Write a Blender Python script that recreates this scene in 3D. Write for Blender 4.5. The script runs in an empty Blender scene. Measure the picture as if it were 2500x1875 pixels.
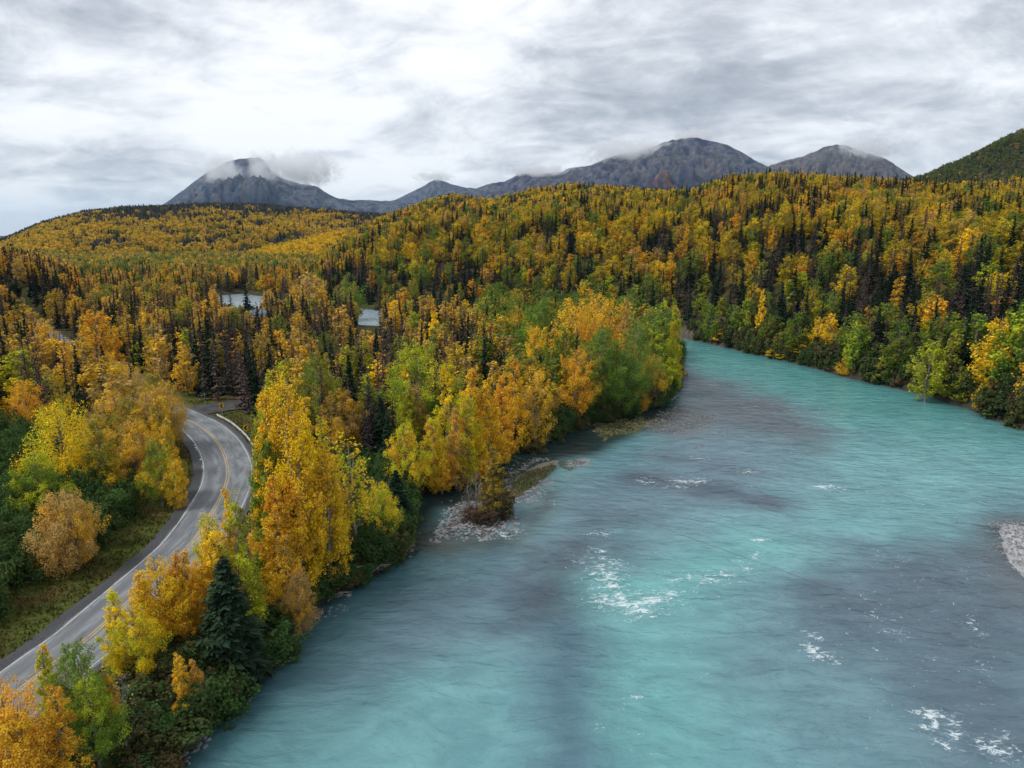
import bpy, math, random
import numpy as np
from mathutils import Vector

# ------------------------------------------------------------------ camera, world, sun, exposure
SC = bpy.context.scene
COL = SC.collection
HC = 40.0                       # the drone hovers 40 m above the river
PITCH = math.radians(11.8)
FPX = 1736.1                    # focal length in pixels of the 2500 px wide photograph
SP, CP = math.sin(PITCH), math.cos(PITCH)

cam_d = bpy.data.cameras.new('camera')
cam_d.sensor_width = 36.0
cam_d.lens = 25.0
cam_d.clip_start = 0.5
cam_d.clip_end = 60000.0
cam = bpy.data.objects.new('camera', cam_d)
COL.objects.link(cam)
cam.location = (0, 0, HC)
cam.rotation_euler = (math.radians(90) - PITCH, 0, 0)
SC.camera = cam

SUN_EL, SUN_ROT = math.radians(52), math.radians(-105)    # veiled sun, high on the left
W = bpy.data.worlds.new('World')
SC.world = W
W.use_nodes = True
nt = W.node_tree
nt.nodes.clear()


class NB:
    """tiny node-building helper"""
    def __init__(self, tree):
        self.t = tree

    def n(self, typ, **kw):
        nd = self.t.nodes.new(typ)
        for k, v in kw.items():
            setattr(nd, k, v)
        return nd

    def link(self, a, b):
        self.t.links.new(a, b)

    def put(self, sock, v):
        if isinstance(v, bpy.types.NodeSocket):
            self.link(v, sock)
        elif v is not None:
            if sock.type == 'RGBA' and hasattr(v, '__len__') and len(v) == 3:
                v = (*v, 1)
            sock.default_value = v

    def math(self, op, a, b=None, c=None, clamp=False):
        m = self.n('ShaderNodeMath', operation=op)
        m.use_clamp = clamp
        self.put(m.inputs[0], a)
        if b is not None: self.put(m.inputs[1], b)
        if c is not None: self.put(m.inputs[2], c)
        return m.outputs[0]

    def vmath(self, op, a, b=None, s=None):
        m = self.n('ShaderNodeVectorMath', operation=op)
        self.put(m.inputs[0], a)
        if b is not None: self.put(m.inputs[1], b)
        if s is not None: self.put(m.inputs['Scale'], s)
        return m.outputs['Value'] if op in ('DOT_PRODUCT', 'LENGTH', 'DISTANCE') else m.outputs[0]

    def mix(self, f, a, b, blend='MIX'):
        m = self.n('ShaderNodeMix', data_type='RGBA', blend_type=blend)
        m.clamp_factor = True
        self.put(m.inputs[0], f)
        self.put(m.inputs[6], a)
        self.put(m.inputs[7], b)
        return m.outputs[2]

    def noise(self, vec, scale, detail=4, rough=0.5, dist=0.0, dim='3D'):
        m = self.n('ShaderNodeTexNoise', noise_dimensions=dim)
        self.put(m.inputs['Vector'], vec)
        m.inputs['Scale'].default_value = scale
        m.inputs['Detail'].default_value = detail
        m.inputs['Roughness'].default_value = rough
        m.inputs['Distortion'].default_value = dist
        return m.outputs[0]

    def ramp(self, f, lo, hi, smooth=True):
        m = self.n('ShaderNodeMapRange', interpolation_type='SMOOTHSTEP' if smooth else 'LINEAR')
        self.put(m.inputs[0], f)
        m.inputs[1].default_value = lo
        m.inputs[2].default_value = hi
        return m.outputs[0]

    def mapping(self, vec, loc=(0, 0, 0), rot=(0, 0, 0), scale=(1, 1, 1)):
        m = self.n('ShaderNodeMapping')
        self.put(m.inputs[0], vec)
        m.inputs[1].default_value = loc
        m.inputs[2].default_value = rot
        m.inputs[3].default_value = scale
        return m.outputs[0]

    def attr(self, name, typ='GEOMETRY', out='Color'):
        m = self.n('ShaderNodeAttribute', attribute_type=typ, attribute_name=name)
        return m.outputs[out]


def pix_dir(px, py):
    """unit viewing direction of a pixel of the photograph (2500 x 1875)"""
    u = (px - 1250.0) / FPX
    v = (937.5 - py) / FPX
    d = Vector((u, CP + v * SP, -SP + v * CP))
    return d.normalized()


def build_world():
    b = NB(nt)
    tc = b.n('ShaderNodeTexCoord')
    d = tc.outputs['Generated']
    sep = b.n('ShaderNodeSeparateXYZ')
    b.link(d, sep.inputs[0])
    z = b.math('MAXIMUM', sep.outputs[2], 0.0)
    zz = b.math('ADD', z, 0.30)
    cx = b.math('DIVIDE', sep.outputs[0], zz)
    cy = b.math('DIVIDE', sep.outputs[1], zz)
    comb = b.n('ShaderNodeCombineXYZ')
    b.link(cx, comb.inputs[0]); b.link(cy, comb.inputs[1])
    p = comb.outputs[0]
    # streets of cloud running away to the upper right
    st = b.mapping(p, loc=(3.1, 1.7, 0.0), rot=(0, 0, math.radians(35)), scale=(0.8, 1.05, 1))
    big = b.noise(st, 1.5, 8, 0.56, 0.6)
    st2 = b.mapping(p, loc=(-1.3, 4.2, 2.0), rot=(0, 0, math.radians(40)), scale=(0.85, 1.2, 1))
    mid = b.noise(st2, 3.7, 9, 0.62, 0.9)
    st3 = b.mapping(p, loc=(5.3, 0.2, 6.0), rot=(0, 0, math.radians(40)), scale=(1.0, 1.1, 1))
    fine = b.noise(st3, 11.0, 8, 0.6, 0.4)
    f = b.math('ADD', b.math('MULTIPLY', big, 0.60), b.math('MULTIPLY', mid, 0.36))
    f = b.math('ADD', f, b.math('MULTIPLY', fine, 0.12))
    lump = b.noise(b.mapping(d, rot=(0, 0, 0), scale=(1, 1, 2.1)), 6.5, 9, 0.58, 0.5)
    f = b.math('ADD', f, b.math('MULTIPLY', b.math('SUBTRACT', lump, 0.5), 0.34))
    # thin places in the cover where the sun comes through, and thick banks
    def lobe(px, py, k, amp):
        dd = b.vmath('DOT_PRODUCT', b.vmath('NORMALIZE', d), tuple(pix_dir(px, py)))
        e = b.math('MULTIPLY', b.math('SUBTRACT', dd, 1.0), k)
        return b.math('MULTIPLY', b.math('EXPONENT', e), amp)
    for px, py, k, amp in ((560, 120, 22, 0.055), (900, 330, 60, 0.06), (1000, 60, 60, 0.02), (2150, 250, 60, 0.05),
                           (1750, -60, 18, -0.05), (60, 300, 30, 0.02), (100, 520, 60, 0.05), (1350, 300, 80, 0.03), (700, 470, 160, 0.03)):
        f = b.math('ADD', f, lobe(px, py, k, amp))
    g = b.ramp(f, 0.37, 0.72)
    cr = b.n('ShaderNodeValToRGB')
    b.link(g, cr.inputs[0])
    e = cr.color_ramp.elements
    e[0].position, e[0].color = 0.0, (0.25, 0.272, 0.315, 1)
    e[1].position, e[1].color = 1.0, (0.70, 0.71, 0.725, 1)
    m = e.new(0.42); m.color = (0.40, 0.422, 0.465, 1)
    m = e.new(0.72); m.color = (0.535, 0.555, 0.59, 1)
    sky = b.n('ShaderNodeTexSky', sky_type='NISHITA')
    sky.sun_disc = False
    sky.sun_elevation = SUN_EL
    sky.sun_rotation = SUN_ROT
    skyc = b.mix(1.0, sky.outputs[0], (0.06, 0.06, 0.06), 'MULTIPLY')      # Nishita at strength 0.07
    low = b.ramp(sep.outputs[2], -0.02, 0.10)
    cloud = b.mix(b.ramp(sep.outputs[2], -0.02, 0.05), (0.50, 0.53, 0.575), cr.outputs[0])
    c = b.mix(0.95, skyc, cloud)
    bg = b.n('ShaderNodeBackground')
    b.link(c, bg.inputs[0])
    bg.inputs[1].default_value = 1.0
    out = b.n('ShaderNodeOutputWorld')
    b.link(bg.outputs[0], out.inputs[0])


build_world()

sun_d = bpy.data.lights.new('sun', 'SUN')
sun_d.energy = 1.5
sun_d.angle = math.radians(25)
sun_d.color = (1.0, 0.96, 0.90)
sun = bpy.data.objects.new('sun', sun_d)
COL.objects.link(sun)
# Nishita rotation is measured from +Y clockwise
_sd = Vector((math.sin(SUN_ROT) * math.cos(SUN_EL), math.cos(SUN_ROT) * math.cos(SUN_EL), math.sin(SUN_EL)))
sun.rotation_euler = _sd.to_track_quat('Z', 'Y').to_euler()
sun.location = _sd * 500

vs = SC.view_settings
vs.view_transform = 'Standard'
vs.look = 'None'
vs.exposure = 0.72
vs.gamma = 1.0
vs.use_curve_mapping = False
cy = SC.cycles
cy.max_bounces = 7
cy.diffuse_bounces = 3
cy.glossy_bounces = 2
cy.transmission_bounces = 4
cy.transparent_max_bounces = 6
cy.volume_bounces = 6
cy.use_denoising = True
try:
    cy.denoiser = 'OPENIMAGEDENOISE'
    cy.denoising_input_passes = 'RGB_ALBEDO_NORMAL'
except Exception:
    pass
cy.caustics_reflective = False
cy.caustics_refractive = False
cy.sample_clamp_indirect = 4.0
# ------------------------------------------------------------------ geometry helpers
def P(px, py, z=0.0):
    """the point at height z that a pixel of the photograph looks at"""
    u = (px - 1250.0) / FPX
    v = (937.5 - py) / FPX
    dz = -SP + v * CP
    t = (z - HC) / dz
    return (u * t, (CP + v * SP) * t)


def az_of(px, py=575):
    u = (px - 1250.0) / FPX
    v = (937.5 - py) / FPX
    return math.atan2(u, CP + v * SP)


def z_at(px, py, R):
    u = (px - 1250.0) / FPX
    v = (937.5 - py) / FPX
    return HC + R * (-SP + v * CP) / math.hypot(u, CP + v * SP)


def project(x, y, z):
    """world -> photograph pixel (arrays)"""
    f = y * CP - (z - HC) * SP
    f = np.where(f > 0.1, f, 0.1)
    up = y * SP + (z - HC) * CP
    return 1250 + FPX * x / f, 937.5 - FPX * up / f


_rng0 = np.random.RandomState(11)
_perm = _rng0.permutation(512)
_grad = np.stack([np.cos(np.linspace(0, 2 * np.pi, 512, endpoint=False)), np.sin(np.linspace(0, 2 * np.pi, 512, endpoint=False))], 1)


def perlin(x, y, seed=0):
    x = np.asarray(x, float) + seed * 37.17
    y = np.asarray(y, float) + seed * 91.73
    xi = np.floor(x).astype(int); yi = np.floor(y).astype(int)
    xf = x - xi; yf = y - yi
    u = xf * xf * xf * (xf * (xf * 6 - 15) + 10); v = yf * yf * yf * (yf * (yf * 6 - 15) + 10)
    def g(ix, iy, dx, dy):
        h = _perm[(_perm[(ix & 511)] + iy) & 511]
        gg = _grad[h]
        return gg[..., 0] * dx + gg[..., 1] * dy
    a = g(xi, yi, xf, yf); b_ = g(xi + 1, yi, xf - 1, yf)
    c = g(xi, yi + 1, xf, yf - 1); d = g(xi + 1, yi + 1, xf - 1, yf - 1)
    return ((a * (1 - u) + b_ * u) * (1 - v) + (c * (1 - u) + d * u) * v) * 1.5


def fbm(x, y, scale, octv=4, seed=0, gain=0.5):
    s = np.zeros(np.shape(x)); a = 1.0; f = 1.0 / scale; tot = 0
    for i in range(octv):
        s = s + a * perlin(x * f, y * f, seed + i * 3)
        tot += a; a *= gain; f *= 2.03
    return s / tot


def sstep(t):
    t = np.clip(t, 0, 1)
    return t * t * (3 - 2 * t)


def poly_sd(poly, X, Y):
    """signed distance, negative inside"""
    X = np.asarray(X, float); Y = np.asarray(Y, float)
    d2 = np.full(X.shape, 1e18); ins = np.zeros(X.shape, bool)
    n = len(poly)
    for i in range(n):
        ax, ay = poly[i]; bx, by = poly[(i + 1) % n]
        ex, ey = bx - ax, by - ay
        L = ex * ex + ey * ey + 1e-12
        t = np.clip(((X - ax) * ex + (Y - ay) * ey) / L, 0, 1)
        dx = X - ax - t * ex; dy = Y - ay - t * ey
        d2 = np.minimum(d2, dx * dx + dy * dy)
        c = (ay > Y) != (by > Y)
        if abs(by - ay) > 1e-12:
            ins ^= c & (X < (bx - ax) * (Y - ay) / (by - ay) + ax)
    d = np.sqrt(d2)
    return np.where(ins, -d, d)


def line_d(pts, X, Y):
    d2 = np.full(np.shape(X), 1e18)
    for (ax, ay), (bx, by) in zip(pts[:-1], pts[1:]):
        ex, ey = bx - ax, by - ay
        L = ex * ex + ey * ey + 1e-12
        t = np.clip(((X - ax) * ex + (Y - ay) * ey) / L, 0, 1)
        d2 = np.minimum(d2, (X - ax - t * ex) ** 2 + (Y - ay - t * ey) ** 2)
    return np.sqrt(d2)


def catmull(pts, step=2.0):
    pts = [np.array(p, float) for p in pts]
    pts = [2 * pts[0] - pts[1]] + pts + [2 * pts[-1] - pts[-2]]
    out = []
    for i in range(1, len(pts) - 2):
        p0, p1, p2, p3 = pts[i - 1:i + 3]
        n = max(2, int(np.linalg.norm(p2 - p1) / step))
        for k in range(n):
            t = k / n
            out.append(0.5 * ((2 * p1) + (-p0 + p2) * t + (2 * p0 - 5 * p1 + 4 * p2 - p3) * t * t + (-p0 + 3 * p1 - 3 * p2 + p3) * t ** 3))
    out.append(pts[-2])
    return np.array(out)


# ------------------------------------------------------------------ river outline
left_bank_px = [(430, 1875), (480, 1800), (560, 1710), (605, 1660), (680, 1592), (730, 1540), (790, 1480), (860, 1440),
                (925, 1400), (978, 1352), (990, 1320), (978, 1268), (1010, 1218), (1078, 1182), (1140, 1162), (1172, 1145),
                (1234, 1120), (1299, 1098), (1350, 1078), (1384, 1058), (1430, 1036), (1490, 1026), (1560, 1010), (1610, 985),
                (1645, 955), (1655, 905), (1658, 858)]
back_left_px = [(1600, 840), (1500, 830), (1300, 818), (1100, 808), (900, 802), (800, 792), (700, 782), (640, 772), (560, 768), (500, 750)]
far_bank_px = [(470, 736), (530, 722), (590, 717), (645, 724), (700, 736), (800, 747), (930, 758), (1100, 770), (1300, 786), (1500, 803),
               (1657, 824), (1722, 836), (1783, 850), (1844, 865), (1917, 880), (2007, 904), (2088, 926), (2170, 944), (2251, 962),
               (2312, 982), (2373, 1000), (2414, 1020), (2467, 1036), (2500, 1052)]
LB = [P(*p) for p in left_bank_px]
FB = [P(*p) for p in far_bank_px]
RIVER = [(-160, -160), (-105, -60), (-64, -5), (-40, 25)] + LB + [P(*p) for p in back_left_px] + FB + \
        [(FB[-1][0] + 25, FB[-1][1] - 22), (190, 92), (240, 30), (270, -60), (230, -170)]

# ------------------------------------------------------------------ road centreline (the yellow line)
ROAD_Z = 4.0
road_px = [(69, 1667), (155, 1602), (224, 1550), (325, 1458), (422, 1371), (468, 1325), (508, 1268), (540, 1210), (553, 1178),
           (556, 1146), (547, 1109), (525, 1073), (488, 1040), (435, 1014)]
_rp = [P(px, py, ROAD_Z) for px, py in road_px]
_e = np.array(_rp[0]) - np.array(_rp[1]); _e /= np.linalg.norm(_e)
_f = np.array(_rp[-1]) - np.array(_rp[-2]); _f /= np.linalg.norm(_f)
_rp = [tuple(np.array(_rp[0]) + _e * 60), tuple(np.array(_rp[0]) + _e * 25)] + _rp + \
      [tuple(np.array(_rp[-1]) + _f * 22), P(330, 948, ROAD_Z), P(200, 880, ROAD_Z), P(95, 802, ROAD_Z), P(40, 775, ROAD_Z), P(-150, 745, ROAD_Z)]
ROAD = catmull(_rp, 2.0)
side_px = [(470, 1003), (510, 996), (560, 989), (640, 978), (720, 968)]
SIDE = catmull([P(px, py, ROAD_Z) for px, py in side_px], 2.0)
_rl = [tuple(p) for p in ROAD[::3]]
_sl = [tuple(p) for p in SIDE[::3]]

# ------------------------------------------------------------------ hills: ridge seen at (px, py) at distance R, foot at distance F
def hill(pts, back, p=1.0, treeh=12.0):
    a = [az_of(px, py) for px, py, R, F in pts]
    R = [q[2] for q in pts]; F = [q[3] for q in pts]
    Z = [z_at(px, py, R_) - treeh for px, py, R_, F_ in pts]
    return dict(a=np.array(a), R=np.array(R, float), F=np.array(F, float), Z=np.array(Z), back=back, p=p)


RIGHT_HILL = hill([(px, py + (0 if px < 1150 else 14 if px < 1600 else 24), R, F) for px, py, R, F in ((700, 690, 560, 520), (773, 654, 640, 470), (800, 609, 720, 450), (840, 585, 800, 430), (942, 528, 950, 400),
                   (1044, 495, 1050, 375), (1100, 482, 1080, 365), (1200, 484, 1060, 345), (1300, 462, 1000, 330), (1400, 452, 980, 318),
                   (1500, 452, 960, 303), (1600, 450, 930, 292), (1700, 452, 900, 278), (1780, 432, 880, 262), (1900, 424, 880, 243),
                   (2000, 424, 880, 228), (2100, 424, 880, 212), (2200, 430, 900, 196), (2300, 440, 930, 182), (2400, 440, 950, 168),
                   (2500, 440, 970, 160), (2800, 440, 990, 140), (3400, 440, 990, 120))], 900, 1.0, 13)
FAR_HILL = hill([(-500, 690, 2000, 1300), (-150, 640, 2100, 1300), (0, 588, 2250, 1250), (100, 546, 2300, 1200), (200, 520, 2300, 1150),
                 (300, 509, 2300, 1150), (400, 505, 2300, 1150), (520, 500, 2300, 1150), (640, 504, 2300, 1150), (750, 512, 2300, 1150),
                 (850, 520, 2300, 1150), (930, 525, 2350, 1150), (1050, 528, 2400, 1150), (1300, 540, 2500, 1200), (1700, 560, 2500, 1300)], 2500, 0.8, 11)
SPUR = hill([(420, 645, 1250, 1050), (520, 625, 1300, 1050), (600, 608, 1350, 1000), (680, 585, 1400, 950), (760, 566, 1450, 900),
             (820, 562, 1450, 850), (900, 575, 1450, 850), (1000, 600, 1400, 850)], 500, 1.1, 10)
TOP_HILL = hill([(2100, 470, 1900, 1300), (2200, 442, 1900, 1250), (2260, 428, 1900, 1200), (2300, 408, 1900, 1200), (2345, 392, 1900, 1150), (2395, 368, 1900, 1150),
                 (2450, 338, 1900, 1100), (2500, 318, 1900, 1100), (2650, 260, 1900, 1050), (3000, 180, 1900, 1000), (3500, 180, 1900, 1000)], 2500, 1.15, 10)
LEFT_HILL = hill([(-1500, 420, 420, 200), (-500, 470, 420, 220), (-200, 545, 420, 240), (0, 622, 420, 270), (50, 640, 420, 290), (110, 665, 420, 330),
                  (180, 690, 430, 370), (240, 715, 440, 400)], 600, 0.9, 14)


def hill_h(h, az, r):
    R = np.interp(az, h['a'], h['R']); F = np.interp(az, h['a'], h['F']); Z = np.interp(az, h['a'], h['Z'])
    lo, hi = h['a'][0], h['a'][-1]
    edge = sstep((az - lo + 0.05) / 0.05) * sstep((hi + 0.05 - az) / 0.05)
    t = np.clip((r - F) / (R - F), 0, 1)
    up = Z * (0.30 * sstep(t / 0.22) + 0.70 * np.sin(t * np.pi / 2) ** 1.25) if h is RIGHT_HILL else Z * (t ** h['p'] * (1.6 - 0.6 * t) / 1.0)
    dn = np.clip((r - R) / h['back'], 0, 1)
    return up * (1 - 0.75 * sstep(dn)) * edge, t * edge


def terrain(X, Y, detail=True):
    X = np.asarray(X, float); Y = np.asarray(Y, float)
    r = np.hypot(X, Y); az = np.arctan2(X, Y)
    sd = poly_sd(RIVER, X, Y) + 0.9 * fbm(X, Y, 7.0, 3, 5)
    land = 0.05 + 1.9 * sstep(sd / 4.0) + 1.7 * sstep((sd - 2) / 30.0) + 0.5 * fbm(X, Y, 30, 3, 2) * sstep(sd / 10)
    bed = -0.15 - 1.6 * sstep(-sd / 8.0)
    z = np.where(sd > 0, land, bed)
    hh = np.zeros_like(z)
    for h in (RIGHT_HILL, FAR_HILL, SPUR, TOP_HILL, LEFT_HILL):
        a, t = hill_h(h, az, r)
        rel = fbm(X, Y, 140 if h is RIGHT_HILL else 320, 4, 7) * np.clip(a, 0, 400) * 0.16 * np.sin(np.pi * np.clip(t, 0, 1)) ** 0.7
        hh = np.maximum(hh, a + rel)
    hh = hh * sstep(sd / 3.0)
    z = z + hh
    # ground rises gently to the left of the road
    d = line_d(_rl, X, Y)
    ds = line_d(_sl, X, Y)
    near = sstep((r - 20) / 30) * (r < 900)
    k = sstep((d - 5.2) / 7.0) * sstep((ds - 4.0) / 5.0)
    z = np.where((sd > 0) & (r < 900), (ROAD_Z - 0.22) * (1 - k) + z * k, z)
    # bank on the left of the road
    side = sstep((d - 9) / 40.0) * (X < -28) * (Y < 190)
    side = side * sstep((-28 - X) / 25.0) * sstep((190 - Y) / 60)
    left = _left_of_road(X, Y)
    z = z + 6.0 * side * left
    return z


def _left_of_road(X, Y):
    # 1 on the far (west) side of the road
    X = np.asarray(X, float)
    rp = ROAD[::4]
    best = np.full(X.shape, 1e18); sgn = np.zeros(X.shape)
    for (ax, ay), (bx, by) in zip(rp[:-1], rp[1:]):
        mx, my = (ax + bx) / 2, (ay + by) / 2
        d2 = (X - mx) ** 2 + (Y - my) ** 2
        cr = (bx - ax) * (Y - ay) - (by - ay) * (X - ax)
        m = d2 < best
        best = np.where(m, d2, best); sgn = np.where(m, cr, sgn)
    return (sgn > 0).astype(float)


def tag(o, label=None, cat=None, group=None, kind=None):
    if label: o['label'] = label
    if cat: o['category'] = cat
    if group: o['group'] = group
    if kind: o['kind'] = kind
    return o


def link_mesh(name, verts, faces, mat=None, parent=None, smooth=False):
    """verts (n,3), faces list or (m,k) array"""
    me = bpy.data.meshes.new(name)
    verts = np.asarray(verts, np.float32)
    if isinstance(faces, np.ndarray):
        m, k = faces.shape
        me.vertices.add(len(verts)); me.vertices.foreach_set('co', verts.ravel())
        me.loops.add(m * k); me.loops.foreach_set('vertex_index', faces.astype(np.int32).ravel())
        me.polygons.add(m)
        me.polygons.foreach_set('loop_start', np.arange(0, m * k, k, dtype=np.int32))
        me.polygons.foreach_set('loop_total', np.full(m, k, np.int32))
        me.update(calc_edges=True)
    else:
        me.from_pydata(verts.tolist(), [], faces)
        me.update()
    if smooth:
        me.polygons.foreach_set('use_smooth', np.ones(len(me.polygons), bool))
    if mat is not None:
        me.materials.append(mat)
    o = bpy.data.objects.new(name, me)
    COL.objects.link(o)
    if parent is not None:
        o.parent = parent
    return o


def empty(name, loc=(0, 0, 0), rz=0.0):
    o = bpy.data.objects.new(name, None)
    o.location = loc
    o.rotation_euler = (0, 0, rz)
    o.empty_display_size = 0.3
    COL.objects.link(o)
    return o


def set_attr(me, name, arr, typ='FLOAT', domain='POINT'):
    a = me.attributes.new(name, typ, domain)
    arr = np.asarray(arr, np.float32)
    if typ == 'FLOAT':
        a.data.foreach_set('value', arr.ravel())
    elif typ == 'FLOAT_VECTOR':
        a.data.foreach_set('vector', arr.ravel())
    elif typ == 'FLOAT_COLOR':
        if arr.shape[1] == 3:
            arr = np.concatenate([arr, np.ones((len(arr), 1), np.float32)], 1)
        a.data.foreach_set('color', arr.ravel())
    return a


def new_mat(name):
    m = bpy.data.materials.new(name)
    m.use_nodes = True
    m.node_tree.nodes.clear()
    b = NB(m.node_tree)
    out = b.n('ShaderNodeOutputMaterial')
    return m, b, out


def principled(b, out, base=None, rough=0.8, spec=0.3, normal=None, metal=0.0):
    p = b.n('ShaderNodeBsdfPrincipled')
    b.put(p.inputs['Base Color'], base)
    b.put(p.inputs['Roughness'], rough)
    b.put(p.inputs['Specular IOR Level'], spec)
    p.inputs['Metallic'].default_value = metal
    if normal is not None:
        b.link(normal, p.inputs['Normal'])
    b.link(p.outputs[0], out.inputs[0])
    return p


def bump(b, h, strength, dist):
    n = b.n('ShaderNodeBump')
    b.link(h, n.inputs['Height'])
    n.inputs['Strength'].default_value = strength
    n.inputs['Distance'].default_value = dist
    return n.outputs[0]


def mottled(name, c1, c2, scale, rough=0.8, bmp=0.3, dist=0.05, spec=0.3, c3=None, metal=0.0):
    """a worn everyday surface: two or three tones of noise and a little relief, in object space"""
    m, b, out = new_mat(name)
    tc = b.n('ShaderNodeTexCoord').outputs['Object']
    c = b.mix(b.ramp(b.noise(tc, scale, 6, 0.6), 0.35, 0.65), c1, c2)
    if c3 is not None:
        c = b.mix(b.ramp(b.noise(tc, scale * 3.7, 4, 0.6), 0.55, 0.75), c, c3)
    principled(b, out, c, rough, spec, bump(b, b.noise(tc, scale * 6, 5, 0.6), bmp, dist), metal)
    return m


# polar sheet of ground: dense in view, coarse behind the camera
def polar(az_list, r_list):
    A, R = np.meshgrid(az_list, r_list)
    X = R * np.sin(A); Y = R * np.cos(A)
    nr, na = A.shape
    i = np.arange(nr - 1)[:, None] * na + np.arange(na - 1)[None, :]
    faces = np.stack([i, i + 1, i + na + 1, i + na], -1).reshape(-1, 4)
    return X.ravel(), Y.ravel(), faces


def az_full(n_in, lim=48):
    a = np.radians(np.linspace(-lim, lim, n_in))
    b1 = np.radians(np.linspace(lim, 180, 30))[1:]
    b0 = np.radians(np.linspace(-180, -lim, 30))[:-1]
    return np.concatenate([b0, a, b1])


ISLAND_STONES = [P(*p) for p in [(1055, 1300), (1085, 1262), (1095, 1240), (1140, 1222), (1180, 1228), (1230, 1222), (1262, 1262), (1250, 1290), (1215, 1300),
                                 (1180, 1312), (1130, 1300), (1090, 1312), (1062, 1322)]]
ISLAND_GRASS = [P(*p) for p in [(1222, 1225), (1235, 1185), (1260, 1160), (1300, 1135), (1350, 1120), (1380, 1124), (1352, 1150), (1318, 1180), (1290, 1205), (1250, 1228)]]
SPIT_TAIL = [P(*p) for p in [(1375, 1122), (1440, 1120), (1436, 1130), (1400, 1142), (1352, 1148)]]
BAR = [P(*p) for p in [(2434, 1288), (2446, 1276), (2500, 1284), (2640, 1300), (2760, 1380), (2700, 1470), (2560, 1440), (2500, 1415), (2472, 1392), (2450, 1352), (2440, 1318)]]

ERODED = [P(1640, 826), P(1752, 844), P(1762, 826), P(1725, 815), P(1640, 810)]


def build_ground():
    r1 = np.geomspace(14, 620, 330)
    r2 = np.geomspace(620, 3200, 170)[1:]
    r3 = np.geomspace(3200, 30000, 50)[1:]
    X, Y, F = polar(az_full(360), np.concatenate([r1, r2, r3]))
    Z = terrain(X, Y)
    r = np.hypot(X, Y)
    Z = Z + np.where((r > 30) & (Z > 0.4), 0.25 * fbm(X, Y, 4.0, 3, 9), 0)
    Z = np.where(r > 3200, np.maximum(Z, 30 * sstep((r - 3200) / 3000)), Z)
    sd = poly_sd(RIVER, X, Y)
    d = line_d(_rl, X, Y)
    # colours that belong to the ground itself
    n1 = fbm(X, Y, 9, 4, 21)[:, None]; n2 = fbm(X, Y, 45, 4, 23)[:, None]; n3 = fbm(X, Y, 2.5, 3, 29)[:, None]
    litter = np.array([0.055, 0.045, 0.025]); moss = np.array([0.045, 0.060, 0.018]); fallen = np.array([0.16, 0.10, 0.028])
    c = litter + (moss - litter) * sstep(n1 * 1.2 + 0.5)
    c = c + (fallen - c) * sstep(n3 * 1.6 + 0.1) * 0.5
    farm = sstep((r - 900) / 500)[:, None]
    farc = np.array([0.11, 0.085, 0.03]) + (np.array([0.055, 0.045, 0.035]) - np.array([0.11, 0.085, 0.03])) * sstep(n2 * 1.8 + 0.5)
    c = c * (1 - farm) + farc * farm
    # grass verge of the road, olive with reddish weeds
    verge = (sstep((18 - d) / 5.0) * (r < 300))[:, None]
    vg = np.array([0.075, 0.090, 0.020]); vr = np.array([0.13, 0.080, 0.035]); vd = np.array([0.05, 0.07, 0.018])
    vc = vg + (vr - vg) * sstep(n1 * 2.2 + 0.25) * 0.8
    vc = vc + (vd - vc) * sstep(n3 * 1.5 + 0.2) * 0.6
    c = c * (1 - verge) + vc * verge
    grav = (sstep((5.3 - d) / 0.5) * (r < 300))[:, None]
    c = c * (1 - grav) + (np.array([0.075, 0.070, 0.062]) + 0.04 * n3) * grav
    # shore stones and mud along the waterline
    sh = (sstep((2.2 - sd) / 1.5) * (r < 600))[:, None]
    c = c * (1 - sh) + (np.array([0.055, 0.048, 0.040]) + 0.03 * n3) * sh
    er = sstep((3 - poly_sd(ERODED, X, Y)) / 4)[:, None]
    c = c * (1 - er) + (np.array([0.095, 0.080, 0.065]) + 0.06 * n1 + 0.05 * n3) * er
    m, b, out = new_mat('ground_soil')
    ca = b.attr('gcol')
    pos = b.n('ShaderNodeNewGeometry').outputs['Position']
    nz = b.noise(pos, 1.7, 6, 0.65)
    cc = b.mix(1.0, ca, b.mix(b.ramp(nz, 0.3, 0.7), (0.6, 0.6, 0.6), (1.45, 1.4, 1.35)), 'MULTIPLY')
    principled(b, out, cc, 0.95, 0.1, bump(b, b.noise(pos, 3.0, 6, 0.7), 0.7, 0.25))
    g = link_mesh('ground', np.stack([X, Y, Z], 1), F, m, smooth=True)
    set_attr(g.data, 'gcol', np.clip(c, 0.004, 1), 'FLOAT_COLOR')
    tag(g, kind='structure')
    return g


build_ground()
# ------------------------------------------------------------------ the river
def soft(poly_px, X, Y, w, wob=0.0):
    d = poly_sd([P(*p) for p in poly_px], X, Y)
    if wob:
        d = d + wob * fbm(X, Y, 14, 4, 41)
    return sstep(0.5 - d / (2 * w))


def strk(line_px, X, Y, w, wob=0.0):
    d = line_d([P(*p) for p in line_px], X, Y)
    if wob:
        d = d + wob * fbm(X, Y, 9, 4, 43)
    return np.exp(-np.clip(d, 0, None) ** 2 / (w * w))


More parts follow.
